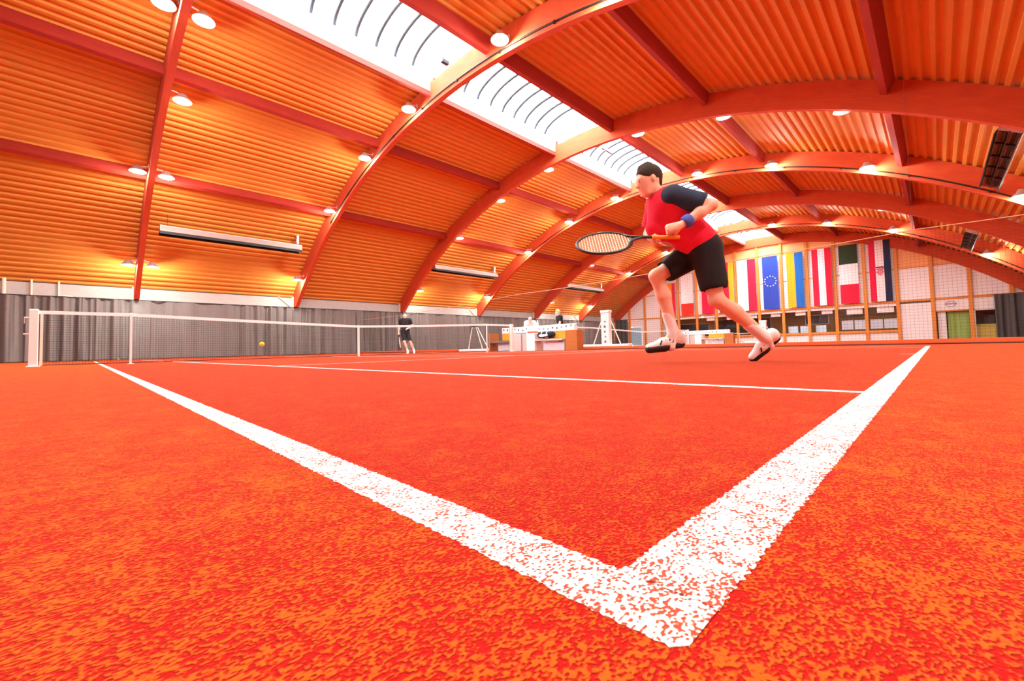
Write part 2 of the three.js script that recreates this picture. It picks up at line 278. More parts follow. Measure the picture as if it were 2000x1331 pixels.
part('emblem', [new THREE.TorusGeometry(.3, .025, 8, 40).scale(1, .72, .5).rotateY(-PI / 2).translate(XG - .03, 2.88, PZ(13) + 1.02)], std({ color: 0x6d6a86, roughness: .5 }), gable, 'oval grey-blue emblem');
{ const q = [], er = rng(9); for (let j = 0; j < 9; j++) { const z = PZ(13) + 1.02 - .22 + .055 * j; q.push(rb(XG - .035, XG - .02, 2.80 + er() * .05, 2.88 + er() * .09, z, z + .03)); } part('emblem', q, std({ color: 0x8c3f52, roughness: .5 }), gable); }
// blue door
const door1 = struct('door_1'); part('door_leaf', rbr(XG + .03, XG + .09, .06, 2.38, PZ(0) + PW + .02, PZ(0) + PW + 1.43, .01), std({ map: mottled([.60, .80, .88], [.70, .87, .93], .8), roughness: .6 }), door1);
part('door_handle', rod([XG - .02, 1.05, PZ(0) + 1.4], [XG - .02, 1.05, PZ(0) + 1.25], .015), M.chrome, door1);
const door2 = struct('door_2');   // open leaf and jamb of the clubhouse door
part('door_leaf', rbr(XG + .25, XG + .31, .03, 2.3, PZ(13) + .22, PZ(13) + .72, .01), M.white, door2);
part('door_frame', [rb(XG, XG + .12, 2.28, 2.38, PZ(13) + PW, PZ(14) - PW), rb(XG, XG + .12, 0, 2.3, PZ(13) + PW, PZ(13) + PW + .04)], M.post, door2);
const win = struct('window_' + wn++); { const a = PZ(14) + PW, b = PZ(15) - PW - .5; part('window_frame', [rb(XG - .02, XG + .08, 0, 2.3, a, a + .08), rb(XG - .02, XG + .08, 0, 2.3, b - .06, b), rb(XG - .02, XG + .08, 2.24, 2.32, a, b), rb(XG - .02, XG + .08, 0, .05, a, b)], M.alu, win); part('pane', rb(XG + .02, XG + .026, .05, 2.24, a + .08, b - .06), M.glass, win); part('panel', rb(XG + .0, XG + .1, 0, 2.33, b, PZ(15)), M.panel, win); }
// clubhouse room behind the glass
const club = struct('wall_clubhouse'), XB = XG + 5;
part('wall_panel', [rb(XB, XB + .2, 0, 3.5, ZB, ZF)], std({ map: mottled([.50, .38, .17], [.60, .47, .24], .5), roughness: .8 }), club);
part('ceiling_panel', rb(XG + .36, XB + .2, 3.45, 3.6, ZB, ZF), M.panel, club);
for (const z of [PZ(2) - .2, PZ(12) + .2]) part('partition', rb(XG + .14, XB, 0, 3.5, z - .08, z + .08), M.panel, club);
part('partition', rb(XG + .35, XB, 0, 3.5, ZF - .05, ZF), M.panel, club);
part('partition', rb(XG + 2.2, XG + 2.3, 0, 3.5, PZ(12) + .28, ZF - .05), M.black, club);

// ================= THINGS =================
const ORD = ['', 'first', 'second', 'third', 'fourth', 'fifth', 'sixth', 'seventh', 'eighth'];
// ---- floodlights ----
const glow = std({ color: 0xffffff, emissive: new THREE.Color(1, .95, .84), emissiveIntensity: 14, roughness: .4 });
const lampRows = [-28.2, -23.1, -18.9, -14.95, -9.45, -5.65, -1.82, 2.65];   // z of the rows, counted up from the curtain wall
const lampProto = (() => {
  const g = new THREE.Group();
  part('housing', [new THREE.LatheGeometry([[.06, .26], [.10, .25], [.13, .16], [.22, .06], [.245, 0], [.235, 0], [.20, .06], [.11, .15], [.05, .2]].map((p) => new THREE.Vector2(...p)), 24)], M.alu, g);
  part('glass', new THREE.CylinderGeometry(.225, .225, .02, 24).translate(0, .012, 0), glow, g);
  g.children.forEach((m) => m.geometry.scale(1.2, 1, 1.2));
  return g;
})();
function lamp(k, row, side, n, x) {
  const z = lampRows[row], y = yAt(z - ZC, RS - AD) + (row === 0 || row === 7 ? .22 : .17), X = x ?? (side < 0 ? XA(k) - .41 : XA(k) + .6);
  const o = lampProto.clone(); o.name = numbered('floodlight'); o.position.set(X, y, z); scene.add(o);
  o.userData = { label: `lit floodlight, ${side < 0 ? 'left' : 'right'} side of ${ORD[k]} roof arch from left, lamp ${row < 4 ? ORD[row + 1] + ' up from curtain wall' : ORD[8 - row] + ' up from viewer side'}`, category: 'floodlight', group: 'floodlights along the roof arches' };
  const xs = side < 0 ? XA(k) - X : XA(k) + AW - X;
  part('bracket', [rod([0, .24, 0], [xs - Math.sign(xs) * .016, .3, 0], .02), rb(Math.min(xs - Math.sign(xs) * .003, xs - Math.sign(xs) * .02), Math.max(xs - Math.sign(xs) * .003, xs - Math.sign(xs) * .02), .22, .38, -.06, .06)], M.alu, o);
  const l = new THREE.PointLight(new THREE.Color(1, .98, .95), LAMP, 0, 2); l.position.set(0, -.06, 0); l.castShadow = true; l.shadow.radius = 8; l.shadow.mapSize.set(256, 256); l.name = 'flood'; o.add(l);
}
for (const r of [0, 1, 3, 4, 5, 6, 7]) lamp(1, r, -1, 0, 1.23);   // the rows above the viewer light the near court and the net
for (const r of [0, 1, 2, 3, 4, 5, 6, 7]) lamp(1, r, 1, 0);
for (const r of [0, 1, 2, 3, 4, 5, 6, 7]) lamp(2, r, -1);
for (const r of [0, 1, 2, 3, 4, 5, 6, 7]) lamp(3, r, 1);
for (const r of [0, 1, 2, 3, 4, 5, 6, 7]) lamp(4, r, -1);
for (const r of [0, 1, 6]) lamp(5, r, 1);
for (const r of [0, 1, 2, 3, 4, 5, 6, 7]) lamp(6, r, -1);

// ---- radiant tube heaters ----
function heater(x0, x1, z, y, label, flip) {
  const o = thing('radiant_heater', label, 'heater', 'radiant heaters under the roof', [x0, y, z], 0), L = x1 - x0, W = .26, tilt = flip * .55;
  const inner = new THREE.Group();
  const hood = [rb(0, L, .26, .285, -W * .6, W * .6), rb(0, .02, -.02, .27, -W, W), rb(L - .02, L, -.02, .27, -W, W)];
  for (const s of [-1, 1]) { const b = new THREE.BoxGeometry(L, .02, .31).rotateX(s * 1.15).translate(L / 2, .12, s * (W * .6 + .06)); hood.push(b); }
  part('hood', hood, M.alu, o); part('heating_tube', [rod([.05, .09, -.1], [L - .05, .09, -.1], .05, 10), rod([.05, .09, .1], [L - .05, .09, .1], .05, 10), rod([.06, .09, -.1], [.06, .09, .1], .05, 10)], M.darkMetal, o);
  for (let i = 1; i < 5; i++) part('cross_bar', rb(L * i / 5 - .03, L * i / 5 + .03, .0, .05, -W, W), M.darkMetal, o);
  part('mesh_guard', [rb(0, L, -.15, .0, -W - .02, -W + .0), rb(0, L, -.15, .0, W - .0, W + .02), rb(0, L, -.03, -.01, -.02, .02)], M.darkMetal, o);
  part('burner', [rod([L - .15, .35, 0], [L - .15, .85, 0], .11, 14)], M.chrome, o); for (const hx of [.3, L - .5]) part('hanger', rod([hx, .28, 0], [hx, 1.5, 0], .008, 5), M.darkMetal, o);
  o.rotation.x = tilt; return o;
}
heater(2.25, 8.75, -26.2, 6.2, 'dark tube heater between first and second arch above the curtain wall', 0);
heater(18.2, 24.6, -26.2, 6.2, 'dark tube heater between third and fourth arch above the curtain wall', 0);
heater(34.3, 41.0, -26.2, 6.2, 'dark tube heater between fifth and sixth arch above the curtain wall', 0);
heater(18.6, 25.1, 1.85, 6.05, 'large black ribbed heater hanging at the upper right edge', 1);
heater(35.2, 41.2, 1.75, 6.0, 'small black ribbed heater hanging far off at the right, near the flags', 1);

// ---- tennis nets ----
function tennisNet(cx, label, cell) {
  const o = thing('tennis_net', label, 'net', null, [cx, 0, -11.885]), hw = 6.399;
  const top = (x) => { const a = Math.abs(x); return a > 5.03 ? 1.07 : .914 + .156 * Math.pow(a / 5.03, 1.15); };
  for (const s of [-1, 1]) {
    part('post', [rbr(s * hw - .06, s * hw + .06, 0, 1.09, -.06, .06, .012), rbr(s * hw - .09, s * hw + .09, 0, .02, -.09, .09, .006)], M.white, o);
    part('crank', [rod([s * (hw + .05), .93, .0], [s * (hw + .125), .93, 0], .012), rod([s * (hw + .12), .94, 0], [s * (hw + .12), .82, 0], .008)], M.alu, o); part('hook', rod([s * (hw + .05), .62, .0], [s * (hw + .13), .62, 0], .014), M.alu, o);
  }
  const out = [], b = .03, N = Math.round((2 * hw - .24) / cell);
  for (let i = 0; i <= N; i++) { const x = -hw + .12 + i * (2 * hw - .24) / N; cord(out, [x, b, 0], [x, top(x) - .03, 0], .0022); }
  for (let j = 0; j * cell < 1.0; j++) for (let i = 0; i < 32; i++) { const xa = -hw + .1 + (2 * hw - .2) * i / 32, xb = -hw + .1 + (2 * hw - .2) * (i + 1) / 32, ya = b + j * cell, sc = (x) => ya / 1.07 * top(x); cord(out, [xa, sc(xa), 0], [xb, sc(xb), 0], .0022); }
  const mesh = part('net_mesh', rawGeo(out), M.netCord, o); mesh.userData.kind = 'stuff';
  const tp = []; for (let i = 0; i < 64; i++) { const xa = -hw + .05 + (2 * hw - .1) * i / 64, xb = -hw + .05 + (2 * hw - .1) * (i + 1) / 64, ya = top(xa), yb = top(xb); for (const z of [-.009, .009]) { const q = [[xa, ya - .065, z], [xb, yb - .065, z], [xb, yb, z * .6], [xa, ya, z * .6]]; if (z < 0) q.reverse(); quad(tp, ...q); } quad(tp, [xa, ya, .0054], [xb, yb, .0054], [xb, yb, -.0054], [xa, ya, -.0054]); quad(tp, [xa, ya - .065, -.009], [xb, yb - .065, -.009], [xb, yb - .065, .009], [xa, ya - .065, .009]); }
  part('tape', rawGeo(tp), M.whiteCloth, o, 'white band along the top');
  part('centre_strap', [rbr(-.03, .03, 0, .92, -.016, .016, .006)], M.whiteCloth, o);
  for (const s of [-1, 1]) part('side_tape', rb(s * (hw - .1) - .02, s * (hw - .1) + .02, .02, 1.04, -.006, .006), M.cream, o);
  part('bottom_cord', rod([-hw + .1, .03, 0], [hw - .1, .03, 0], .008), M.netCord, o);
  return o;
}
tennisNet(5.485, 'nearest tennis net with white band, in front of the grey curtain', .045);
tennisNet(22.6, 'second tennis net, behind the nearer bench, white column before it', .07);
tennisNet(39.7, 'farthest tennis net, its white band in front of the clubhouse windows', .09);
for (const [x, l] of [[.457, 'white singles stick propping the near net beside its left post'], [10.51, 'white singles stick propping the near net beside its right post']]) {
  const o = thing('singles_stick', l, 'net stick', 'singles sticks of the near net', [x, 0, -11.85]); part('stick', rbr(-.02, .02, 0, 1.07, 0, .03, .008), M.white, o); part('foot', rbr(-.05, .05, 0, .015, -.03, .06, .005), M.white, o);
}
// ---- divider net hung on a rope between the courts ----
{
  const X = 14.0, o = thing('divider_net', 'fine brown netting hung on a rope between two courts, before the flags', 'net', null, [X, 0, 0]);
  const sup = [-29.7, -13.5, -6, -.2, 5.7], ry = (z) => { for (let i = 0; i < 4; i++) if (z <= sup[i + 1]) { const t = (z - sup[i]) / (sup[i + 1] - sup[i]), b = 2.62 + .012 * (Math.min(z, 0) + 13); return b - (i === 0 ? .12 : .05) * 4 * t * (1 - t) + .0; } return 2.7; };
  const out = [], c = .075; for (let z = -29.6; z < 5.7; z += c) cord(out, [0, .1, z], [0, ry(z), z], .0017);
  for (let y = .1; y < 2.58; y += c) for (let i = 0; i < 12; i++) { const a = -29.6 + 35.3 * i / 12, b = -29.6 + 35.3 * (i + 1) / 12; cord(out, [0, y, a], [0, y, b], .0017); }
  const m = part('netting', rawGeo(out), M.dividerCord, o); m.userData.kind = 'stuff';
  const pts = []; for (let i = 0; i <= 60; i++) { const z = -29.7 + 35.4 * i / 60; pts.push([0, ry(z), z]); } part('rope', tube(pts, .011, 160, 5), M.rope, o);
  part('hem', rbr(-.012, .012, .03, .12, -29.6, 5.7, .01), std({ color: 0xe8602c, roughness: .9 }), o, 'orange fabric hem'); part('weight_rope', rod([-.02, .012, -29.6], [-.02, .012, 5.7], .012, 6), M.black, o);
  for (const z of [-.2, 3.2]) part('suspension_cord', rod([0, ry(z), z], [0, yAt(z - ZC) - .02, z], .003, 5), M.dividerCord, o);
}
// ---- curtains ----
function curtainGeo(L, h, seed, top = .11, bot = .2) {
  const r = rng(seed), nx = Math.round(L / .035), ny = 14, pos = [], ph = []; let a = 0; const am = [];
  for (let i = 0; i <= nx; i++) { a += (.06 + .22 * Math.pow(r(), 1.5)) * (.75 + .5 * Math.sin(i * .021)) ; ph.push(a * 2.2); am.push(r()); }
  const sm = am.map((_, i) => { let s = 0, w = 0; for (let j = -6; j <= 6; j++) { const q = am[i + j]; if (q !== undefined) { s += q; w++; } } return Math.max(0, (s / w - .5) * 3.2 + .55); });
  const P = []; for (let j = 0; j <= ny; j++) { const v = j / ny; for (let i = 0; i <= nx; i++) { const t = Math.pow(v, .8), A = top + (bot - top) * t; const f = Math.sin(ph[i]) * (1 - t * .35) * .7 + Math.sin(ph[i] * 2.3 + 1.3 * sm[i]) * (.5 - .25 * t) + Math.sin(ph[i] * .47 + .8 * Math.sin(v * 2.2 + i * .05)) * (.35 + .65 * t) * sm[i]; P.push([i * L / nx + .012 * Math.sin(ph[i] * .5 + v * 3), h * (1 - v), A * f]); } }
  const idx = []; for (let j = 0; j < ny; j++) for (let i = 0; i < nx; i++) { const a0 = j * (nx + 1) + i, b0 = a0 + 1, c0 = a0 + nx + 1, d0 = c0 + 1; idx.push(a0, c0, b0, b0, c0, d0); }
  const g = new THREE.BufferGeometry(); g.setAttribute('position', new THREE.Float32BufferAttribute(P.flat(), 3)); g.setIndex(idx); g.computeVertexNormals();
  return g;
}
function curtain(label, x0, x1, h, seed, mat, group, y0 = .03) {
  const o = thing('curtain', label, 'curtain', group, [x0, y0, ZB + .36]); part('fabric', curtainGeo(x1 - x0, h, seed), mat, o); part('curtain_rail', rb(0, x1 - x0, h, h + .04, -.03, .03), M.darkMetal, o); return o;
}
curtain('long grey curtain along the back wall, left of its dark seam', XW + .2, 13.9, 3.12, 71, M.curtain, 'grey curtains on the back wall');
curtain('grey-brown curtain along the back wall, from its seam to the benches', 13.95, 49.5, 3.12, 72, M.curtain, 'grey curtains on the back wall');
{ const o = thing('curtain', 'dark curtain at the left end of the flag wall, beside blue door', 'curtain', 'dark curtains on the flag wall', [XG - .2, .05, -28.2], -PI / 2); part('fabric', curtainGeo(1.7, 3.38, 73).translate(-1.7, 0, 0), M.curtainDark, o); part('curtain_rail', rb(-1.7, 0, 3.39, 3.42, -.02, .02), M.darkMetal, o); }
{ const o = thing('curtain', 'dark grey curtain at the right end of the flag wall', 'curtain', 'dark curtains on the flag wall', [XG - .25, .05, 3.32], -PI / 2); part('fabric', curtainGeo(2.4, 3.3, 74), M.curtainDark, o); part('curtain_rail', rb(0, 2.4, 3.31, 3.35, -.02, .02), M.darkMetal, o); }

// ---- flags ----
function flagGeo(z0, z1, y0, y1, seed) {   // hanging cloth with slack folds and real thickness
  const nx = 8, ny = 16, W = z1 - z0, H = y1 - y0, g = new THREE.BoxGeometry(.012, H, W, 1, ny, nx).translate(0, (y0 + y1) / 2, (z0 + z1) / 2), p = g.attributes.position;
  for (let i = 0; i < p.count; i++) { const z = p.getZ(i), y = p.getY(i); p.setX(i, p.getX(i) + .035 * Math.sin(z * 3.1 + seed) + .02 * Math.sin(y * 1.3 + z * 2 + seed * 2)); }
  g.computeVertexNormals(); return g;
}
const cl = (hex) => std({ color: hex, roughness: .9 });
const FC = { red: cl(0xe01238), crimson: cl(0xd80a3c), orange: cl(0xf08a18), yellow: cl(0xf7a915), white: cl(0xf3efee), black: cl(0x17181c), blue: cl(0x0f5fae), navy: cl(0x16213f), eu: cl(0x2440a0), green: cl(0x22391d), redO: cl(0xe8301f), gold: cl(0xf6d24a) };
function flag(label, z0, z1, cols, dir = 'v', seed = 1, y0 = 3.47, y1 = 8.93) {
  const o = thing('flag', label, 'flag', 'flags hanging on the gable wall', [XG - .26, 0, 0]);
  let t = 0; const tot = cols.reduce((a, c) => a + c[1], 0);
  for (const [c, w] of cols) { const a = t / tot, b = (t + w) / tot; t += w; part('stripe', dir === 'v' ? flagGeo(z0 + (z1 - z0) * a, z0 + (z1 - z0) * b, y0, y1, seed) : flagGeo(z0, z1, y1 - (y1 - y0) * b, y1 - (y1 - y0) * a, seed), FC[c], o); }
  part('flag_pole', rod([0, y1 + .02, z0 - .1], [0, y1 + .02, z1 + .1], .02), M.post, o); return o;
}
flag('red-yellow-red striped flag, leftmost on the flag wall behind the runner', -23.2, -21.8, [['red', 1], ['orange', 2], ['red', 1]], 'v', 1, 3.47, 7.4);
flag('flag with white upper part and red lower part, second from left', -21.05, -19.62, [['white', 1.45], ['white', 1.1], ['redO', 1]], 'h', 2, 3.47, 8.3);
flag('plain crimson flag between the runner\'s legs', -18.69, -17.35, [['crimson', 1]], 'v', 3, 3.47, 8.7);
flag('black, red and gold vertical striped flag', -16.75, -15.25, [['black', 1], ['red', 1], ['yellow', 1]], 'v', 4);
flag('half white, half red vertical flag left of the blue star flag', -14.9, -13.08, [['white', 1.15], ['red', .85]], 'v', 5);
const eu = flag('blue flag with a ring of small pale stars', -12.43, -11.05, [['eu', 1]], 'v', 6);
{ const sh = new THREE.Shape(); for (let i = 0; i < 10; i++) { const a = PI / 2 + i * PI / 5, r = i % 2 ? .035 : .085; sh[i ? 'lineTo' : 'moveTo'](r * Math.cos(a), r * Math.sin(a)); }
  for (let k = 0; k < 12; k++) { const a = k * PI / 6; part('star', new THREE.ExtrudeGeometry(sh, { depth: .01, bevelEnabled: false }).rotateY(-PI / 2).translate(-.06, 6.35 + .52 * Math.sin(a), -11.74 + .52 * Math.cos(a)), FC.white, eu); } }
flag('half yellow, half blue vertical flag right of the star flag', -10.28, -8.9, [['yellow', 1], ['blue', 1]], 'v', 7);
flag('red-white-red vertical striped flag', -8.16, -6.66, [['red', .33], ['white', .36], ['red', .33]], 'v', 8);
flag('dark green, white and red flag in three horizontal blocks', -6.07, -4.72, [['green', 1], ['white', 1.05], ['red', 1]], 'h', 9);
const cr = flag('red, white and dark blue flag with a chequered crest, rightmost', -3.93, -2.47, [['crimson', .42], ['white', .55], ['navy', .45]], 'v', 10);
{ const q = [], z0 = -3.46, w = .098; for (let i = 0; i < 5; i++) for (let j = 0; j < 5; j++) if ((i + j) % 2 === 0 && !(j === 4 && (i === 0 || i === 4))) q.push(rb(-.075, -.062, 6.42 - j * .13 - .13, 6.42 - j * .13, z0 + i * w, z0 + (i + 1) * w)); part('crest', q, FC.red, cr, 'red and white chequered shield'); part('crown', [rb(-.075, -.062, 6.46, 6.56, z0 - .02, z0 + .51)], FC.navy, cr); }

// ---- benches with tables between the courts ----
function bench(x, label) {
  const o = thing('player_bench', label, 'bench', 'player benches between the courts', [x, 0, -11.5]);   // runs along z, faces -x
  const Z = (z) => z + 11.5;
  part('top_board', [rbr(-.04, .12, .76, 1.02, Z(-13.5), Z(-9.55), .02)], M.white, o, 'white board with small dark emblems');
  const r = rng(41), mk = []; for (let i = 0; i < 17; i++) { const z = Z(-13.4 + i * .23), y = .82 + r() * .1; if (i === 7 || i === 8) continue; mk.push(rb(-.052, -.04, y, y + .04 + r() * .05, z, z + .03 + r() * .05)); } part('marking', mk, std({ color: 0x3b4552, roughness: .7 }), o);
  part('backrest', rbr(-.02, .03, .46, .76, Z(-13.5), Z(-12.65), .015), M.orangeBoard, o, 'orange backrest'); part('backrest', rbr(-.02, .03, .46, .76, Z(-10.9), Z(-9.9), .015), M.orangeBoard, o, 'orange backrest');
  part('seat', rbr(-.42, .05, .36, .43, Z(-13.9), Z(-12.65), .02), M.greyDark, o); part('seat', rbr(-.42, .05, .38, .45, Z(-11.25), Z(-9.85), .02), M.grey, o);
  part('seat_box', rbr(-.3, .1, .0, .30, Z(-13.5), Z(-12.65), .015), M.greyBlue, o); part('seat_box', rbr(-.3, .1, .0, .34, Z(-10.9), Z(-9.85), .015), M.greyBlue, o);
  part('side_panel', rbr(-.42, .15, 0, .8, Z(-13.97), Z(-13.9), .012), M.brownBoard, o); part('side_panel', rbr(-.3, .1, 0, .76, Z(-9.8), Z(-9.25), .012), M.brownBoard, o, 'brown wooden end box');
  part('table', [rbr(-.3, .3, .0, .72, Z(-12.6), Z(-12.1), .015), rbr(-.25, .25, 0, .72, Z(-12.08), Z(-11.72), .01)], M.grey, o); part('cabinet', rbr(-.4, .3, 0, .72, Z(-11.7), Z(-11.25), .015), M.white, o);
  return o;
}
bench(12.95, 'long white, orange and grey player bench beside the near net post');
bench(30.05, 'far player bench behind the runner\'s lifted shoe');
{ // things on the near bench
  const b = thing('sports_bag', 'black and white racket bag lying on the near bench', 'bag', null, [12.70, .49, -10.76]);
  part('body', new THREE.CapsuleGeometry(.15, .55, 6, 14).rotateX(PI / 2).scale(1, .9, 1).translate(0, .135, 0), M.blackCloth, b);
  part('stripe', [new THREE.TorusGeometry(.15, .02, 6, 20).scale(1.02, .95, 1).translate(0, .135, .12), new THREE.TorusGeometry(.15, .02, 6, 20).scale(1.02, .95, 1).translate(0, .135, -.14)], M.whiteCloth, b);
  part('pocket', rbr(-.19, -.12, .03, .15, -.25, .2, .03), M.whiteCloth, b); part('strap', tube([[-.1, .1, .35], [-.22, .06, .15], [-.24, .03, -.05], [-.22, .06, -.2], [-.1, .1, -.3]], .02, 30, 6), M.blackCloth, b);
  solo('towel', [rbr(12.57, 12.85, .723, .79, -11.66, -11.3, .03)], std({ color: 0xe8502c, roughness: 1 }), 'folded orange towel on the white cabinet of the near bench', 'towel');
  const bt = thing('bottle', 'small white bottle standing on the white bench board', 'bottle', null, [12.98, 1.02, -11.45]); part('body', new THREE.LatheGeometry([[0, 0], [.045, 0], [.045, .12], [.02, .17], [.02, .19]].map((p) => new THREE.Vector2(...p)), 14), M.white, bt); part('cap', new THREE.CylinderGeometry(.022, .022, .03, 12).translate(0, .205, 0), M.white, bt);
}
// ---- white columns on long feet ----
function column(x, z, label) {
  const o = thing('display_column', label, 'column', 'white columns with long feet', [x, 0, z]);
  part('pillar', rbr(-.1, .1, .12, 1.5, -.19, .19, .03), M.white, o); part('cap', rbr(-.12, .12, 1.44, 1.56, -.21, .21, .03), M.white, o); part('foot', rbr(-.14, .14, .02, .2, -1.15, 1.05, .03), M.white, o);
  for (const s of [-1, 1]) part('stay', rod([0, 1.18, s * .2], [0, .2, s * .62], .022), M.cream, o);
  const r = rng(17), mk = []; for (let i = 0; i < 5; i++) mk.push(new THREE.CylinderGeometry(.03 + r() * .03, .03 + r() * .03, .012, 10).rotateZ(PI / 2).translate(-.104, .3 + i * .2, (r() - .5) * .06)); part('marking', mk, M.greyDark, o);
}
column(14.6, -9.22, 'tall white column on a long foot with two stays, right of the bench');
column(31.7, -8.0, 'distant white column beside the runner\'s rear sock');
{ const o = thing('ball_stand', 'white-footed stand with slanted poles behind the near net\'s right end', 'stand', null, [12.8, 0, -15.25]);
  part('foot', rbr(-.12, .12, .02, .12, -1.05, 1.05, .02), M.white, o); part('crossbar', rbr(-.03, .03, 1.17, 1.24, -.25, .25, .02), M.black, o);
  for (const [a, b] of [[-.16, -.45], [.12, .55], [.2, .95]]) part('pole', rod([0, 1.18, a], [0, .12, b], .018), M.cream, o); part('hook', [rod([0, 1.18, -.22], [0, 1.0, -.24], .03), rod([0, 1.18, .2], [0, 1.02, .24], .03)], M.black, o); }
// ---- balls ----
function ball(p, label) { const o = thing('tennis_ball', label, 'ball', 'tennis balls', p); part('felt', new THREE.SphereGeometry(.033, 24, 16), std({ map: mottled([.80, .82, .10], [.90, .90, .18], 6), roughness: 1 }), o); const pts = []; for (let i = 0; i <= 40; i++) { const t = i / 40 * 2 * PI, a = .4 * PI * .5, v = new V3(Math.cos(t) + .35 * Math.cos(3 * t), Math.sin(t) - .35 * Math.sin(3 * t), 1.1 * Math.sin(2 * t)).normalize().multiplyScalar(.0332); pts.push([v.x, v.y, v.z]); } part('seam', tube(pts, .0012, 60, 4), M.white, o); return o; }
ball([1.55, .285, -6.6], 'yellow tennis ball flying low over the court before the net');
ball([1.0, .033, -29.6], 'yellow tennis ball lying at the foot of the curtain, left of the stick');

// ---- clubhouse furniture behind the windows ----
for (const [i, w] of [[3, 1], [6, 1], [9, 1], [11, 1]]) {
  const z = PZ(i) + 1.07, o = thing('ceiling_lamp', `lit flat ceiling lamp inside the clubhouse, ${['', 'first', 'second', 'third', 'fourth'][[3, 6, 9, 11].indexOf(i) + 1]} from the left`, 'lamp', 'clubhouse ceiling lamps', [XG + 2.2, 3.36, z]);
  part('diffuser', rb(-.3, .3, -.02, .0, -.6, .6), std({ color: 0xffffff, emissive: new THREE.Color(1, .93, .8), emissiveIntensity: 4 }), o); part('frame', [rb(-.34, .34, 0, .08, -.64, .64)], M.alu, o);
  const l = new THREE.RectAreaLight(new THREE.Color(1, .92, .8), 9, 1.2, .6); l.position.set(0, -.04, 0); l.rotation.set(-PI / 2, 0, PI / 2); o.add(l);
}
function board(x, z0, z1, y0, y1, mat, label, cat = 'board', name = 'notice_board', group) { const o = thing(name, label, cat, group, [x, y0, (z0 + z1) / 2]); const w = (z1 - z0) / 2, h = y1 - y0; part('face', rb(-.01, .01, .02, h - .02, -w + .02, w - .02), mat, o); part('frame', [rb(-.02, .02, 0, .02, -w, w), rb(-.02, .02, h - .02, h, -w, w), rb(-.02, .02, .02, h - .02, -w, -w + .02), rb(-.02, .02, .02, h - .02, w - .02, w)], M.white, o); return o; }
const paper = std({ map: mottled([.72, .80, .88], [.97, .98, 1], 3), roughness: .8 });
const WPOS = ['leftmost window', 'second window', 'third window', 'fourth window', 'fifth window', 'sixth window', 'seventh window', 'eighth window', 'ninth window', 'tenth window'];
for (let i = 4; i <= 11; i++) { const z = PZ(i) + 1.3, big = i >= 10; board(XG + .32, z - (big ? .6 : .35), z + (big ? .55 : .5), big ? 2.5 : 2.68, 3.02, M.white, `white card hanging behind the ${WPOS[i - 2]} of the clubhouse`, 'sign', 'hanging_card', 'white cards in the windows'); }
for (const [i, a, b] of [[10, .2, 1.05], [10, 1.15, 1.95], [11, .15, 1.0], [11, 1.1, 2.0]]) board(XG + 1.1, PZ(i) + a, PZ(i) + b, 1.1, 1.95, paper, `pale blue paper board in the ${WPOS[i - 2]}, ${a < .5 ? 'left' : 'right'} of two`, 'board', 'notice_board', 'paper boards behind the right windows');
for (const i of [10, 11]) solo('shelf', rbr(XG + .9, XG + 1.3, 2.3, 2.42, PZ(i) + .15, PZ(i + 1) - .1), std({ color: 0x54301a, roughness: .7 }), `dark brown shelf above the paper boards in the ${WPOS[i - 2]}`, 'shelf', 'clubhouse shelves');
board(XG + 1.2, PZ(8) + 1.6, PZ(9) + 1.35, 1.75, 2.65, M.black, 'large black screen behind the eighth window', 'screen', 'wall_screen');
board(XB - .04, PZ(4) + .2, PZ(7) - .2, .3, 2.9, M.black, 'wide black board deep behind the fourth window', 'board', 'wall_board');
board(XB - .04, PZ(2) + .2, PZ(3) + 1.6, .3, 2.6, M.black, 'black board deep behind the leftmost window', 'board', 'wall_board');
function chair(x, z, label) { const o = thing('chair', label, 'chair', 'pale chairs in the clubhouse', [x, 0, z]); const m = std({ map: mottled([.70, .84, .92], [.86, .93, .97], 2), roughness: .6 }); part('backrest', rbr(-.03, .03, .9, 1.62, -.42, .42, .06), m, o); part('seat', rbr(0, .55, .75, .85, -.4, .4, .04), m, o); for (const sx of [.03, .5]) for (const sz of [-.33, .33]) part('leg', rod([sx, 0, sz], [sx, .76, sz], .02), M.alu, o); }
chair(XG + .75, PZ(8) + .62, 'pale blue chair, leftmost of three behind the seventh window'); chair(XG + .95, PZ(8) + 1.6, 'pale blue chair, middle one by the post'); chair(XG + .7, PZ(9) + .78, 'pale blue chair under the black screen');
{ const o = thing('curtain', 'light green curtain in the clubhouse doorway', 'curtain', null, [XG + .5, .05, PZ(13) + .78], -PI / 2); part('fabric', curtainGeo(1.3, 2.25, 75, .02, .05), std({ map: mottled([.56, .68, .34], [.64, .76, .42], 1), roughness: .9, side: THREE.DoubleSide }), o); }
{ const o = thing('sofa', 'yellow upholstered box seat behind the rightmost glass', 'seat', null, [XG + .75, 0, PZ(14) + .85]); const m = std({ map: mottled([.80, .70, .30], [.88, .78, .38], 1.5), roughness: .9 }); part('base', rbr(-.3, .4, .02, .9, -.65, .68, .06), m, o); part('backrest', rbr(.2, .4, .9, 1.15, -.6, .6, .06), m, o); }

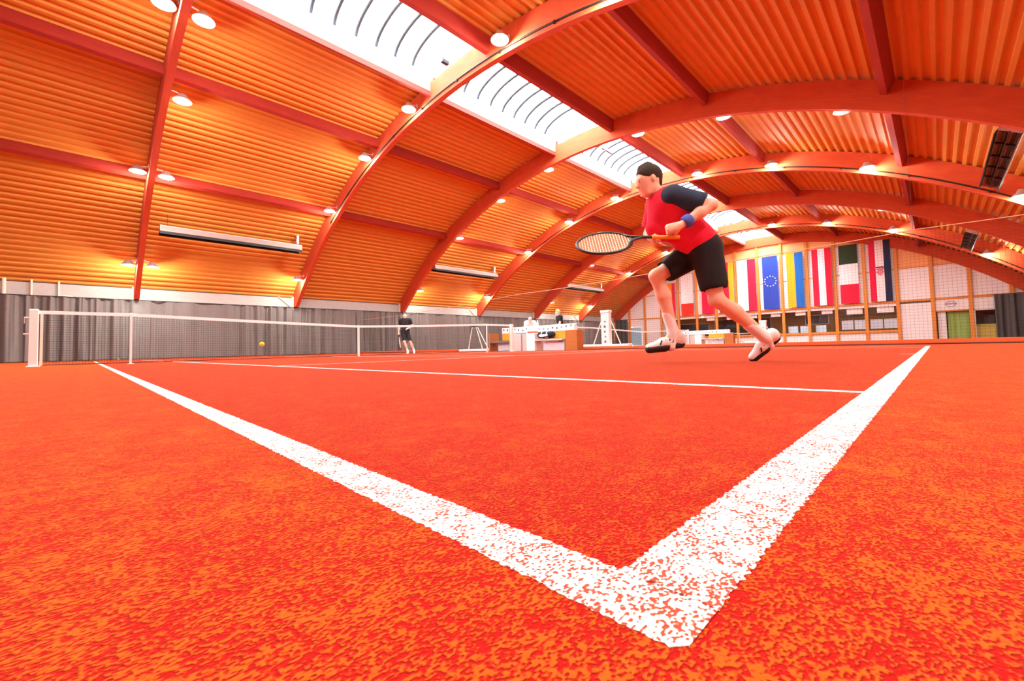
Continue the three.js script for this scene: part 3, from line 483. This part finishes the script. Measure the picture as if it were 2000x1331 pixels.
// ================= PEOPLE =================
// distance field of tapered capsules and ellipsoids joined with a smooth minimum, meshed with surface nets
const cap = (a, b, r1, r2 = r1, k) => ({ a, b, r1, r2, k });
const ell = (c, r, ax) => ({ c, r, ax });
function fieldMesh(prims, cell, { k = .03, clip = [], cut = [] } = {}) {
  const lo = [1e9, 1e9, 1e9], hi = [-1e9, -1e9, -1e9];
  const ext = (p, r) => { for (let i = 0; i < 3; i++) { lo[i] = Math.min(lo[i], p[i] - r); hi[i] = Math.max(hi[i], p[i] + r); } };
  for (const q of prims) { if (q.c) ext(q.c, Math.max(...q.r)); else { ext(q.a, q.r1); ext(q.b, q.r2); } }
  const N = lo.map((v, i) => Math.ceil((hi[i] - v + 6 * cell) / cell) + 1); lo.forEach((v, i) => { lo[i] = v - 3 * cell; });
  const [nx, ny, nz] = N, F = new Float32Array(nx * ny * nz).fill(1);
  const pd = (q, x, y, z) => {
    if (q.c) {
      let dx = x - q.c[0], dy = y - q.c[1], dz = z - q.c[2];
      if (q.ax) { const [A, B, D] = q.ax, a = dx * A[0] + dy * A[1] + dz * A[2], b = dx * B[0] + dy * B[1] + dz * B[2], d = dx * D[0] + dy * D[1] + dz * D[2]; dx = a; dy = b; dz = d; }
      const r = q.r, k0 = Math.hypot(dx / r[0], dy / r[1], dz / r[2]), k1 = Math.hypot(dx / (r[0] * r[0]), dy / (r[1] * r[1]), dz / (r[2] * r[2])); return k1 < 1e-9 ? -Math.min(...r) : k0 * (k0 - 1) / k1;
    }
    const a = q.a, b = q.b, bx = b[0] - a[0], by = b[1] - a[1], bz = b[2] - a[2]; let t = ((x - a[0]) * bx + (y - a[1]) * by + (z - a[2]) * bz) / Math.max(1e-9, bx * bx + by * by + bz * bz); t = t < 0 ? 0 : t > 1 ? 1 : t;
    return Math.hypot(x - a[0] - bx * t, y - a[1] - by * t, z - a[2] - bz * t) - (q.r1 + (q.r2 - q.r1) * t);
  };
  const sm = (a, b, kk) => { const h = Math.max(kk - Math.abs(a - b), 0) / kk; return Math.min(a, b) - h * h * kk * .25; };
  const D = (x, y, z) => { let d = 1; for (const q of prims) d = sm(d, pd(q, x, y, z), q.k ?? k); for (const q of cut) d = Math.max(d, -pd(q, x, y, z)); for (const [n, p] of clip) d = Math.max(d, (x - p[0]) * n[0] + (y - p[1]) * n[1] + (z - p[2]) * n[2]); return d; };
  for (let c = 0; c < nz; c++) for (let b = 0; b < ny; b++) for (let a = 0; a < nx; a++) F[(c * ny + b) * nx + a] = D(lo[0] + a * cell, lo[1] + b * cell, lo[2] + c * cell);
  const id = new Int32Array(nx * ny * nz).fill(-1), P = [], I = [], at = (a, b, c) => (c * ny + b) * nx + a;
  for (let c = 0; c < nz - 1; c++) for (let b = 0; b < ny - 1; b++) for (let a = 0; a < nx - 1; a++) {
    let s = 0, X = 0, Y = 0, Z = 0, n = 0; const v = [];
    for (let q = 0; q < 8; q++) { const f = F[at(a + (q & 1), b + ((q >> 1) & 1), c + (q >> 2))]; v.push(f); if (f < 0) s++; } if (s === 0 || s === 8) continue;
    for (let q = 0; q < 8; q++) for (const e of [1, 2, 4]) if (!(q & e)) { const f = v[q], g = v[q | e]; if ((f < 0) !== (g < 0)) { const t = f / (f - g); X += (q & 1) + (e === 1 ? t : 0); Y += ((q >> 1) & 1) + (e === 2 ? t : 0); Z += (q >> 2) + (e === 4 ? t : 0); n++; } }
    id[at(a, b, c)] = P.length / 3; P.push(lo[0] + (a + X / n) * cell, lo[1] + (b + Y / n) * cell, lo[2] + (c + Z / n) * cell);
  }
  const face = (f0, i, j, l, m) => { if (f0 < 0) I.push(i, j, l, i, l, m); else I.push(i, l, j, i, m, l); };
  for (let c = 1; c < nz - 1; c++) for (let b = 1; b < ny - 1; b++) for (let a = 1; a < nx - 1; a++) {
    const f = F[at(a, b, c)];
    if ((f < 0) !== (F[at(a + 1, b, c)] < 0)) face(f, id[at(a, b - 1, c - 1)], id[at(a, b, c - 1)], id[at(a, b, c)], id[at(a, b - 1, c)]);
    if ((f < 0) !== (F[at(a, b + 1, c)] < 0)) face(f, id[at(a - 1, b, c - 1)], id[at(a - 1, b, c)], id[at(a, b, c)], id[at(a, b, c - 1)]);
    if ((f < 0) !== (F[at(a, b, c + 1)] < 0)) face(f, id[at(a - 1, b - 1, c)], id[at(a, b - 1, c)], id[at(a, b, c)], id[at(a - 1, b, c)]);
  }
  const g = new THREE.BufferGeometry(); g.setAttribute('position', new THREE.Float32BufferAttribute(P, 3)); g.setIndex(I); g.computeVertexNormals(); return g;
}
const vadd = (a, b, s = 1) => [a[0] + b[0] * s, a[1] + b[1] * s, a[2] + b[2] * s], vsub = (a, b) => [a[0] - b[0], a[1] - b[1], a[2] - b[2]], lerp = (a, b, t) => vadd(a, vsub(b, a), t);
const unit = (a) => { const l = Math.hypot(...a) || 1; return [a[0] / l, a[1] / l, a[2] / l]; }, cross = (a, b) => [a[1] * b[2] - a[2] * b[1], a[2] * b[0] - a[0] * b[2], a[0] * b[1] - a[1] * b[0]], dot = (a, b) => a[0] * b[0] + a[1] * b[1] + a[2] * b[2];
// a hand: palm and five bent fingers. w wrist, d direction along the hand, n palm side, curl 0..1, s = side of the thumb
function handPrims(w, d, n, curl, s, sc = 1) {
  d = unit(d); n = unit(vsub(n, d.map((q) => q * dot(d, n)))); const t = cross(d, n).map((q) => q * s), out = []; const P = (a, b, c) => vadd(vadd(vadd(w, d, a * sc), t, b * sc), n, c * sc);
  out.push(cap(P(.01, 0, 0), P(.05, .012, 0), .024 * sc, .022 * sc, .02), cap(P(.03, -.018, 0), P(.085, -.026, 0), .017 * sc, .016 * sc, .02), cap(P(.03, .016, 0), P(.088, .022, 0), .018 * sc, .016 * sc, .02), cap(P(.05, 0, 0), P(.09, 0, 0), .018 * sc, .016 * sc, .02));
  const L = [.068, .078, .072, .056];
  [.03, .01, -.011, -.031].forEach((o, i) => {
    let p = P(.088, o, 0), a = curl * 1.2; const segL = [.46, .3, .24];
    segL.forEach((q, j) => { const dir = vadd(d.map((v) => v * Math.cos(a)), n, Math.sin(a)), e = vadd(p, dir, L[i] * q * sc); out.push(cap(p, e, (.0095 - j * .001) * sc, (.009 - j * .001) * sc, .006)); p = e; a += curl * 1.15; });
  });
  let p = P(.025, .028, .004), dir = unit(vadd(vadd(d.map((v) => v * .7), t, .65), n, .5)); let e = vadd(p, dir, .045 * sc); out.push(cap(p, e, .013 * sc, .011 * sc, .012)); const e2 = vadd(e, unit(vadd(d, n, curl * 1.2)), .034 * sc); out.push(cap(e, e2, .011 * sc, .009 * sc, .006)); return out;
}
// head: skull, jaw, nose, ears, lips, brow. c centre, f facing, u up
function headPrims(c, f, u, s = 1) {
  f = unit(f); u = unit(vsub(u, f.map((q) => q * dot(f, u)))); const r = cross(f, u), P = (a, b, d) => vadd(vadd(vadd(c, f, a * s), u, b * s), r, d * s), ax = [f, u, r];
  return [{ ...ell(P(-.012, .03, 0), [.098 * s, .09 * s, .076 * s], ax), k: .02 }, { ...ell(P(.025, -.03, 0), [.066 * s, .082 * s, .062 * s], ax), k: .03 }, cap(P(.05, -.092, -.018), P(.05, -.092, .018), .026 * s, .026 * s, .03), cap(P(.086, .012, 0), P(.104, -.022, 0), .008 * s, .014 * s, .012), cap(P(.092, -.027, -.012), P(.092, -.027, .012), .008 * s, .008 * s, .008),
    cap(P(.08, .028, -.034), P(.084, .03, -.012), .010 * s, .009 * s, .012), cap(P(.08, .028, .034), P(.084, .03, .012), .010 * s, .009 * s, .012), cap(P(.084, -.053, -.02), P(.084, -.053, .02), .008 * s, .008 * s, .006), cap(P(.083, -.064, -.016), P(.083, -.064, .016), .008 * s, .008 * s, .006),
    ...[-1, 1].map((q) => ({ ...ell(P(-.008, -.002, q * .076), [.018 * s, .03 * s, .010 * s], ax), k: .008 }))];
}
const skin = std({ map: mottled([.92, .72, .60], [.96, .78, .67], 3), roughness: .6 }), skinPale = std({ map: mottled([.93, .76, .66], [.97, .81, .71], 3), roughness: .6 });
const cloth = (a, b) => std({ map: mottled(a, b, 4), roughness: .95 });
function shoeGeo(ank, heel, toe, up, cell, r = 1) {   // prims of a shoe standing along heel -> toe
  const d = unit(vsub(toe, heel)), n = unit(vsub(up, d.map((q) => q * dot(d, up)))), L = Math.hypot(...vsub(toe, heel)), side = cross(d, n);
  return { upper: [cap(vadd(heel, n, .03), vadd(heel, n, .06), .036, .038, .03), cap(vadd(heel, n, .045), vadd(vadd(heel, d, L * .5), n, .045), .037, .036, .03), cap(vadd(vadd(heel, d, L * .45), n, .04), vadd(vadd(heel, d, L * .92), n, .026), .040, .030, .03), cap(vadd(heel, n, .06), vadd(ank, n, -.005), .038, .042, .03)],
    sole: [cap(vadd(heel, n, .006), vadd(vadd(heel, d, L * .5), n, .008), .034, .033, .02), cap(vadd(vadd(heel, d, L * .5), n, .006), vadd(vadd(heel, d, L * .93), n, .01), .040, .034, .02)], n, d, heel, L, side };
}
function person(opt) {
  const { name, label, J, cell, shirt, sleeve, shorts, long, sock, shoe, shoeDark, hair, skinM, hands, clothesOnly } = opt, o = thing('person', label, 'person', opt.group), g = opt.girth ?? 1;
  const b = [], up = unit(vsub(J.neck, J.hip)), across = unit(vsub(J.shL, J.shR)), fr = unit(cross(across, up)), tax = [fr, up, across].map(unit);
  const mid = lerp(J.hip, J.neck, .3), waist = lerp(J.hip, J.neck, .42), chest = lerp(J.hip, J.neck, .72);
  const torso = (e) => [ell(vadd(J.hip, up, .02), [.105 * g + e, .13 + e, .165 * g + e], tax), ell(waist, [.10 * g + e, .16 + e, .142 * g + e], tax), ell(chest, [.115 * g + e, .17 + e, .165 * g + e], tax), cap(lerp(J.neck, J.shL, .25), J.shL, .062 + e, .062 + e), cap(lerp(J.neck, J.shR, .25), J.shR, .062 + e, .062 + e)];
  const arm = (s, e = 0) => [cap(J['sh' + s], lerp(J['sh' + s], J['el' + s], .5), .056 * g + e, .049 + e), cap(lerp(J['sh' + s], J['el' + s], .5), J['el' + s], .049 + e, .038 + e), cap(J['el' + s], lerp(J['el' + s], J['wr' + s], .35), .039 + e, .042 + e), cap(lerp(J['el' + s], J['wr' + s], .35), J['wr' + s], .042 + e, .026 + e)];
  const leg = (s, e = 0) => { const H = J['hip' + s], K = J['knee' + s], A = J['ank' + s], back = unit(vsub(lerp(H, A, .5), K)), c = vadd(lerp(K, A, .32), back, .018); return [cap(H, lerp(H, K, .5), .088 * g + e, .074 + e), cap(lerp(H, K, .5), K, .074 + e, .054 + e), cap(K, c, .054 + e, .056 + e), cap(c, A, .056 + e, .036 + e)]; };
  b.push(...torso(0), cap(lerp(J.hip, J.neck, .93), J.head, .056, .054), ...headPrims(J.head, J.face, J.headUp, opt.headS ?? 1), ...arm('L'), ...arm('R'), ...leg('N'), ...leg('F'));
  for (const s of ['L', 'R']) if (hands?.[s]) b.push(...handPrims(J['wr' + s], ...hands[s]));
  for (const s of ['N', 'F']) b.push(cap(J['ank' + s], lerp(J['heel' + s], J['toe' + s], .6), .034, .026));
  const body = part('body', fieldMesh(b, cell, { k: .03 }), skinM, o);
  // shirt: torso shell with hem and sleeves
  const hemP = lerp(J.hip, J.neck, opt.hem ?? .02), sl = (s, t0, t1, e) => cap(lerp(J['sh' + s], J['el' + s], t0), lerp(J['sh' + s], J['el' + s], t1), .066 * g + e, .062 + e);
  const hang = opt.hang ? opt.hang.map((q) => cap(...q)) : [];
  const st_ = opt.longSleeve ? ['L', 'R'].flatMap((s) => arm(s, .012)) : [];
  part('shirt', fieldMesh([...torso(.016), ell(lerp(J.hip, J.neck, .16), [.12 * g, .14, .175 * g], tax), ...hang, ...(sleeve ? [] : ['L', 'R'].map((s) => sl(s, 0, opt.sl ?? .55, 0))), ...st_], cell, { k: .07, clip: [[up.map((q) => -q), hemP], [up, vadd(J.neck, up, .075)]], cut: [cap(vadd(J.neck, up, -.0), J.head, .064, .075)] }), shirt, o);
  if (sleeve) for (const s of ['L', 'R']) part('sleeve', fieldMesh([cap(lerp(J.neck, J['sh' + s], .45), J['sh' + s], .074, .082), sl(s, 0, .78, .014)], cell, { k: .04, clip: [[unit(vsub(J['el' + s], J['sh' + s])), lerp(J['sh' + s], J['el' + s], .82)]] }), s === 'R' ? shirt : sleeve, o);
  // shorts or trousers
  const le = opt.shortsLen ?? .72, sp = [ell(vadd(J.hip, up, .0), [.128 * g, .14, .182 * g], tax)]; const clipS = [[up, lerp(J.hip, J.neck, .2)]];
  const legs = ['N', 'F'].map((s) => { const H = J['hip' + s], K = J['knee' + s], A = J['ank' + s]; return long ? [cap(H, K, .10 * g, .074), cap(K, lerp(K, A, .95), .072, .062)] : [cap(H, lerp(H, K, le), .108 * g, .098 * g)]; });
  const shortsPrims = [...sp, ...legs.flat()];
  const cuts = long ? [] : ['N', 'F'].map((s) => { const H = J['hip' + s], K = J['knee' + s], d = unit(vsub(K, H)), e = lerp(H, K, le + .02); return cap(vadd(e, d, .13), vadd(e, d, .30), .13, .15); });
  part(long ? 'trousers' : 'shorts', fieldMesh(shortsPrims, cell, { k: .05, clip: clipS, cut: cuts }), shorts, o);
  for (const s of ['N', 'F']) {
    const K = J['knee' + s], A = J['ank' + s]; if (sock) part('sock', fieldMesh([cap(lerp(K, A, opt.sockAt ?? .72), A, .046, .046), cap(A, lerp(J['heel' + s], J['toe' + s], .3), .042, .04)], Math.min(cell, .012), { k: .03 }), sock, o);
    const sh = shoeGeo(A, J['heel' + s], J['toe' + s], J['footUp' + s] ?? [0, 1, 0], cell); const u = part('shoe', fieldMesh(sh.upper, Math.min(cell, .01), { k: .025 }), shoe, o); part('sole', fieldMesh(sh.sole, Math.min(cell, .01), { k: .02 }), shoeDark, u);
    if (cell < .012) { const st2 = []; for (let i = 0; i < 4; i++) for (const q of [-1, 1]) { const p = vadd(vadd(vadd(sh.heel, sh.d, sh.L * (.28 + i * .12)), sh.n, .03), sh.side, q * .036); st2.push(rod(p, vadd(vadd(p, sh.n, .035), sh.d, -.02), .006, 6)); } part('stripe', st2, M.black, u); }
  }
  if (hair) { const f = unit(J.face), u = unit(vsub(J.headUp, f.map((q) => q * dot(f, J.headUp)))), r = cross(f, u), s = opt.headS ?? 1, P = (a, c, d) => vadd(vadd(vadd(J.head, f, a * s), u, c * s), r, d * s); part('hair', fieldMesh([ell(P(-.018, .045, 0), [.103 * s, .09 * s, .083 * s], [f, u, r]), cap(P(-.08, .02, 0), P(-.075, -.04, 0), .04 * s, .03 * s), cap(P(.03, .12, 0), P(-.03, .125, 0), .02 * s, .03 * s)], Math.min(cell, .008), { k: .03, clip: [[unit(vadd(f, u, -.55)), P(.035, 0, 0)]] }), hair, o);
    if (cell < .012) { const e = []; for (const q of [-1, 1]) e.push(new THREE.SphereGeometry(.011, 12, 8).translate(...P(.076, .008, q * .03))); part('eye', e, M.white, o); const pu = []; for (const q of [-1, 1]) pu.push(new THREE.SphereGeometry(.006, 10, 8).translate(...P(.083, .007, q * .03))); part('pupil', pu, M.black, o); } }
  return o;
}
function racket(label, butt, throat, headC, tip, nrm, frameM, gripM) {   // positions in metres
  const o = thing('tennis_racket', label, 'racket', 'tennis rackets'), ax = unit(vsub(tip, butt)), n = unit(vsub(nrm, ax.map((q) => q * dot(ax, nrm)))), w = cross(ax, n), a = Math.hypot(...vsub(tip, headC)), bw = a * .76;
  const P = (t) => vadd(vadd(headC, ax, a * Math.cos(t)), w, bw * Math.sin(t)); const ring = []; for (let i = 0; i <= 48; i++) ring.push(P(i / 48 * 2 * PI));
  part('frame', [tube(ring, .011, 96, 8), tube([lerp(butt, throat, .8), lerp(lerp(butt, throat, 1.0), P(PI * .8), .4), P(PI * .78)], .010, 20, 8), tube([lerp(butt, throat, .8), lerp(lerp(butt, throat, 1.0), P(PI * 1.2), .4), P(PI * 1.22)], .010, 20, 8), rod(lerp(butt, throat, .55), lerp(butt, throat, .85), .012)], frameM, o);
  part('grip', rod(butt, lerp(butt, throat, .6), .016, 12, .015), gripM, o);
  const out = []; for (let i = -9; i <= 9; i++) { const f = i / 10, c1 = Math.sqrt(1 - f * f); cord(out, vadd(vadd(headC, w, bw * f), ax, -a * c1), vadd(vadd(headC, w, bw * f), ax, a * c1), .0028); cord(out, vadd(vadd(headC, ax, a * f), w, -bw * c1), vadd(vadd(headC, ax, a * f), w, bw * c1), .0028); }
  const s = part('strings', rawGeo(out), std({ color: 0xf6e4c0, roughness: .6 }), o); s.userData.kind = 'stuff'; return o;
}
// ---- runner in the foreground ----
{
  const J = { head: [2.975, 1.462, -1.475], face: [-.74, -.28, -.62], headUp: [-.25, .95, -.2], neck: [3.05, 1.315, -1.415], hip: [3.300, .93, -1.222],
    shL: [2.985, 1.285, -1.285], shR: [3.165, 1.325, -1.50], elL: [3.075, 1.178, -1.035], wrL: [2.925, 1.035, -1.21], elR: [3.20, 1.10, -1.60], wrR: [2.985, .992, -1.43],
    hipN: [3.243, .885, -1.148], kneeN: [3.272, .487, -1.100], ankN: [3.585, .185, -.855], toeN: [3.585, .006, -.955], heelN: [3.66, .175, -.80], footUpN: [-.75, .55, -.35],
    hipF: [3.357, .90, -1.272], kneeF: [3.125, .715, -1.515], ankF: [3.255, .245, -1.445], toeF: [3.09, .10, -1.60], heelF: [3.30, .145, -1.405], footUpF: [.05, 1, .05] };
  const runner = person({ label: 'man running left in red shirt, black shorts and white shoes, swinging a racket', J, cell: .0105, shirt: cloth([.86, .07, .20], [.92, .11, .26]), sleeve: cloth([.10, .15, .22], [.16, .22, .30]), shorts: M.blackCloth, sock: M.whiteCloth, shoe: M.whiteCloth, shoeDark: M.black, hair: cloth([.13, .10, .06], [.24, .19, .12]), skinM: skin, sockAt: .66, shortsLen: .68, hem: -.02,
    hands: { L: [[-.10, -.05, -.16], [.4, -.2, -.75], 1.0, 1], R: [[-.2, -.08, .02], [-.2, .2, .9], .9, -1] }, girth: 1.08, hang: [[[3.09, 1.24, -1.40], [3.02, 1.09, -1.455], .125, .075], [[3.2, 1.1, -1.3], [3.06, 1.04, -1.43], .12, .06]] });
  part('wristband', [new THREE.TorusGeometry(.034, .016, 10, 24).scale(1, 1, 2.1).applyQuaternion(new THREE.Quaternion().setFromUnitVectors(new V3(0, 0, 1), new V3(-.15, -.143, -.175).normalize())).translate(2.958, 1.066, -1.171)], std({ color: 0x4a63b8, roughness: .9 }), runner, 'blue sweatband');
  racket('racket swung low in front of the man in red', [2.955, .955, -1.235], [2.745, .975, -1.50], [2.607, .940, -1.671], [2.475, .922, -1.83], [-.46, .72, .47], std({ color: 0x2a2320, roughness: .4 }), std({ color: 0xf0a030, roughness: .7 }));
}
// ---- simple upright poses: build joints from a ground point and a facing angle ----
function stand(p, yaw, o = {}) {
  const f = [Math.cos(yaw), 0, -Math.sin(yaw)], l = [f[2], 0, -f[0]], h = o.h ?? 1.8, k = h / 1.8, lean = o.lean ?? 0, P = (a, y, s) => [p[0] + f[0] * a * k + l[0] * s * k, p[1] + y * k, p[2] + f[2] * a * k + l[2] * s * k];
  const hipY = (o.crouch ? .92 - o.crouch : .92), sx = Math.sin(lean), cx = Math.cos(lean), T = (u, a, s) => P(sx * u + a * cx, hipY + cx * u - a * sx, s);
  return { hip: P(0, hipY, 0), neck: T(.54, 0, 0), head: T(.70, .04 + lean * .05, 0), face: vsub(P(cx * .95 + .05, -sx * .9 + .0, 0), [p[0], p[1], p[2]]), headUp: vsub(P(sx, cx, 0), p),
    shL: T(.49, 0, .185), shR: T(.49, 0, -.185), elL: o.elL ? T(...o.elL) : T(.22, .02, .24), elR: o.elR ? T(...o.elR) : T(.22, .02, -.24), wrL: o.wrL ? T(...o.wrL) : T(.02, .14, .22), wrR: o.wrR ? T(...o.wrR) : T(.02, .14, -.22),
    hipN: P(0, hipY - .06, .09), hipF: P(0, hipY - .06, -.09), kneeN: P(...(o.kneeN ?? [.05, .5, .11])), kneeF: P(...(o.kneeF ?? [.03, .5, -.11])), ankN: P(...(o.ankN ?? [-.02, .1, .12])), ankF: P(...(o.ankF ?? [-.02, .1, -.12])),
    heelN: P(...(o.heelN ?? [-.07, .0, .12])), toeN: P(...(o.toeN ?? [.19, .0, .14])), heelF: P(...(o.heelF ?? [-.07, .0, -.12])), toeF: P(...(o.toeF ?? [.19, .0, -.14])), f, l };
}
const blackC = M.blackCloth, hairGrey = cloth([.55, .50, .42], [.66, .60, .50]);
{ // opponent beyond the net, jogging towards the viewer
  const J = stand([9.55, 0, -16.0], 4.05, { h: 1.83, elL: [.25, -.06, .31], wrL: [.14, .16, .12], elR: [.24, -.08, -.27], wrR: [-.02, .02, -.27], kneeN: [.06, .5, .2], ankN: [-.08, .12, .34], heelN: [-.14, .03, .34], toeN: [.10, .005, .37], kneeF: [.16, .5, -.03], ankF: [.1, .1, .1], heelF: [.04, .005, .1], toeF: [.29, .0, .1] });
  person({ label: 'man in black shirt and shorts jogging behind the near net', J, cell: .016, shirt: blackC, shorts: blackC, sock: M.whiteCloth, shoe: M.whiteCloth, shoeDark: M.white, hair: cloth([.25, .22, .18], [.35, .30, .25]), skinM: skinPale, hands: { L: [vsub(J.wrL, J.elL), [0, -1, .2], .5, 1], R: [[0, -1, 0], J.f, .9, -1] }, sockAt: .8, shortsLen: .8 });
  const hb = vadd(J.wrR, [0, -.06, 0]), dr = unit([J.f[0] * .15 - J.l[0] * -.12, -.95, J.f[2] * .15 - J.l[2] * -.12]);
  racket('racket hanging from the hand of the man behind the net', vadd(hb, dr, -.06), vadd(hb, dr, .28), vadd(hb, dr, .43), vadd(hb, dr, .6), J.l, M.cream, M.black);
}
{ // person in white bent over behind the bench
  const J = stand([13.62, 0, -12.45], 3.9, { h: 1.68, lean: .72, elL: [.3, .2, .22], wrL: [.25, .38, .1], elR: [.3, .2, -.22], wrR: [.25, .38, -.1] });
  person({ label: 'person in white leaning over the near bench', J, cell: .02, shirt: M.whiteCloth, longSleeve: true, shorts: cloth([.25, .25, .28], [.32, .32, .35]), long: true, shoe: M.whiteCloth, shoeDark: M.white, hair: cloth([.72, .68, .62], [.84, .80, .74]), skinM: skin, hands: { L: [[-1, -.3, 0], [0, -1, 0], .3, 1], R: [[-1, -.3, 0], [0, -1, 0], .3, -1] } });
}
{ // person in black standing behind the bench
  const J = stand([13.62, 0, -10.75], 2.6, { h: 1.72, lean: .12, wrL: [.06, .25, .12], elL: [.24, .1, .24] });
  person({ label: 'fair-haired person in black shirt standing behind the near bench', J, cell: .02, shirt: blackC, shorts: cloth([.16, .16, .2], [.22, .22, .26]), long: true, shoe: M.whiteCloth, shoeDark: M.white, hair: cloth([.82, .68, .42], [.92, .80, .56]), skinM: skinPale, hands: { L: [[-.4, -.2, .3], [0, -1, 0], .4, 1], R: [[0, -1, 0], [-1, 0, 0], .4, -1] } });
}
scene.traverse((o) => { if (o.isMesh) { o.castShadow = true; o.receiveShadow = true; } });
renderer.render(scene, camera);
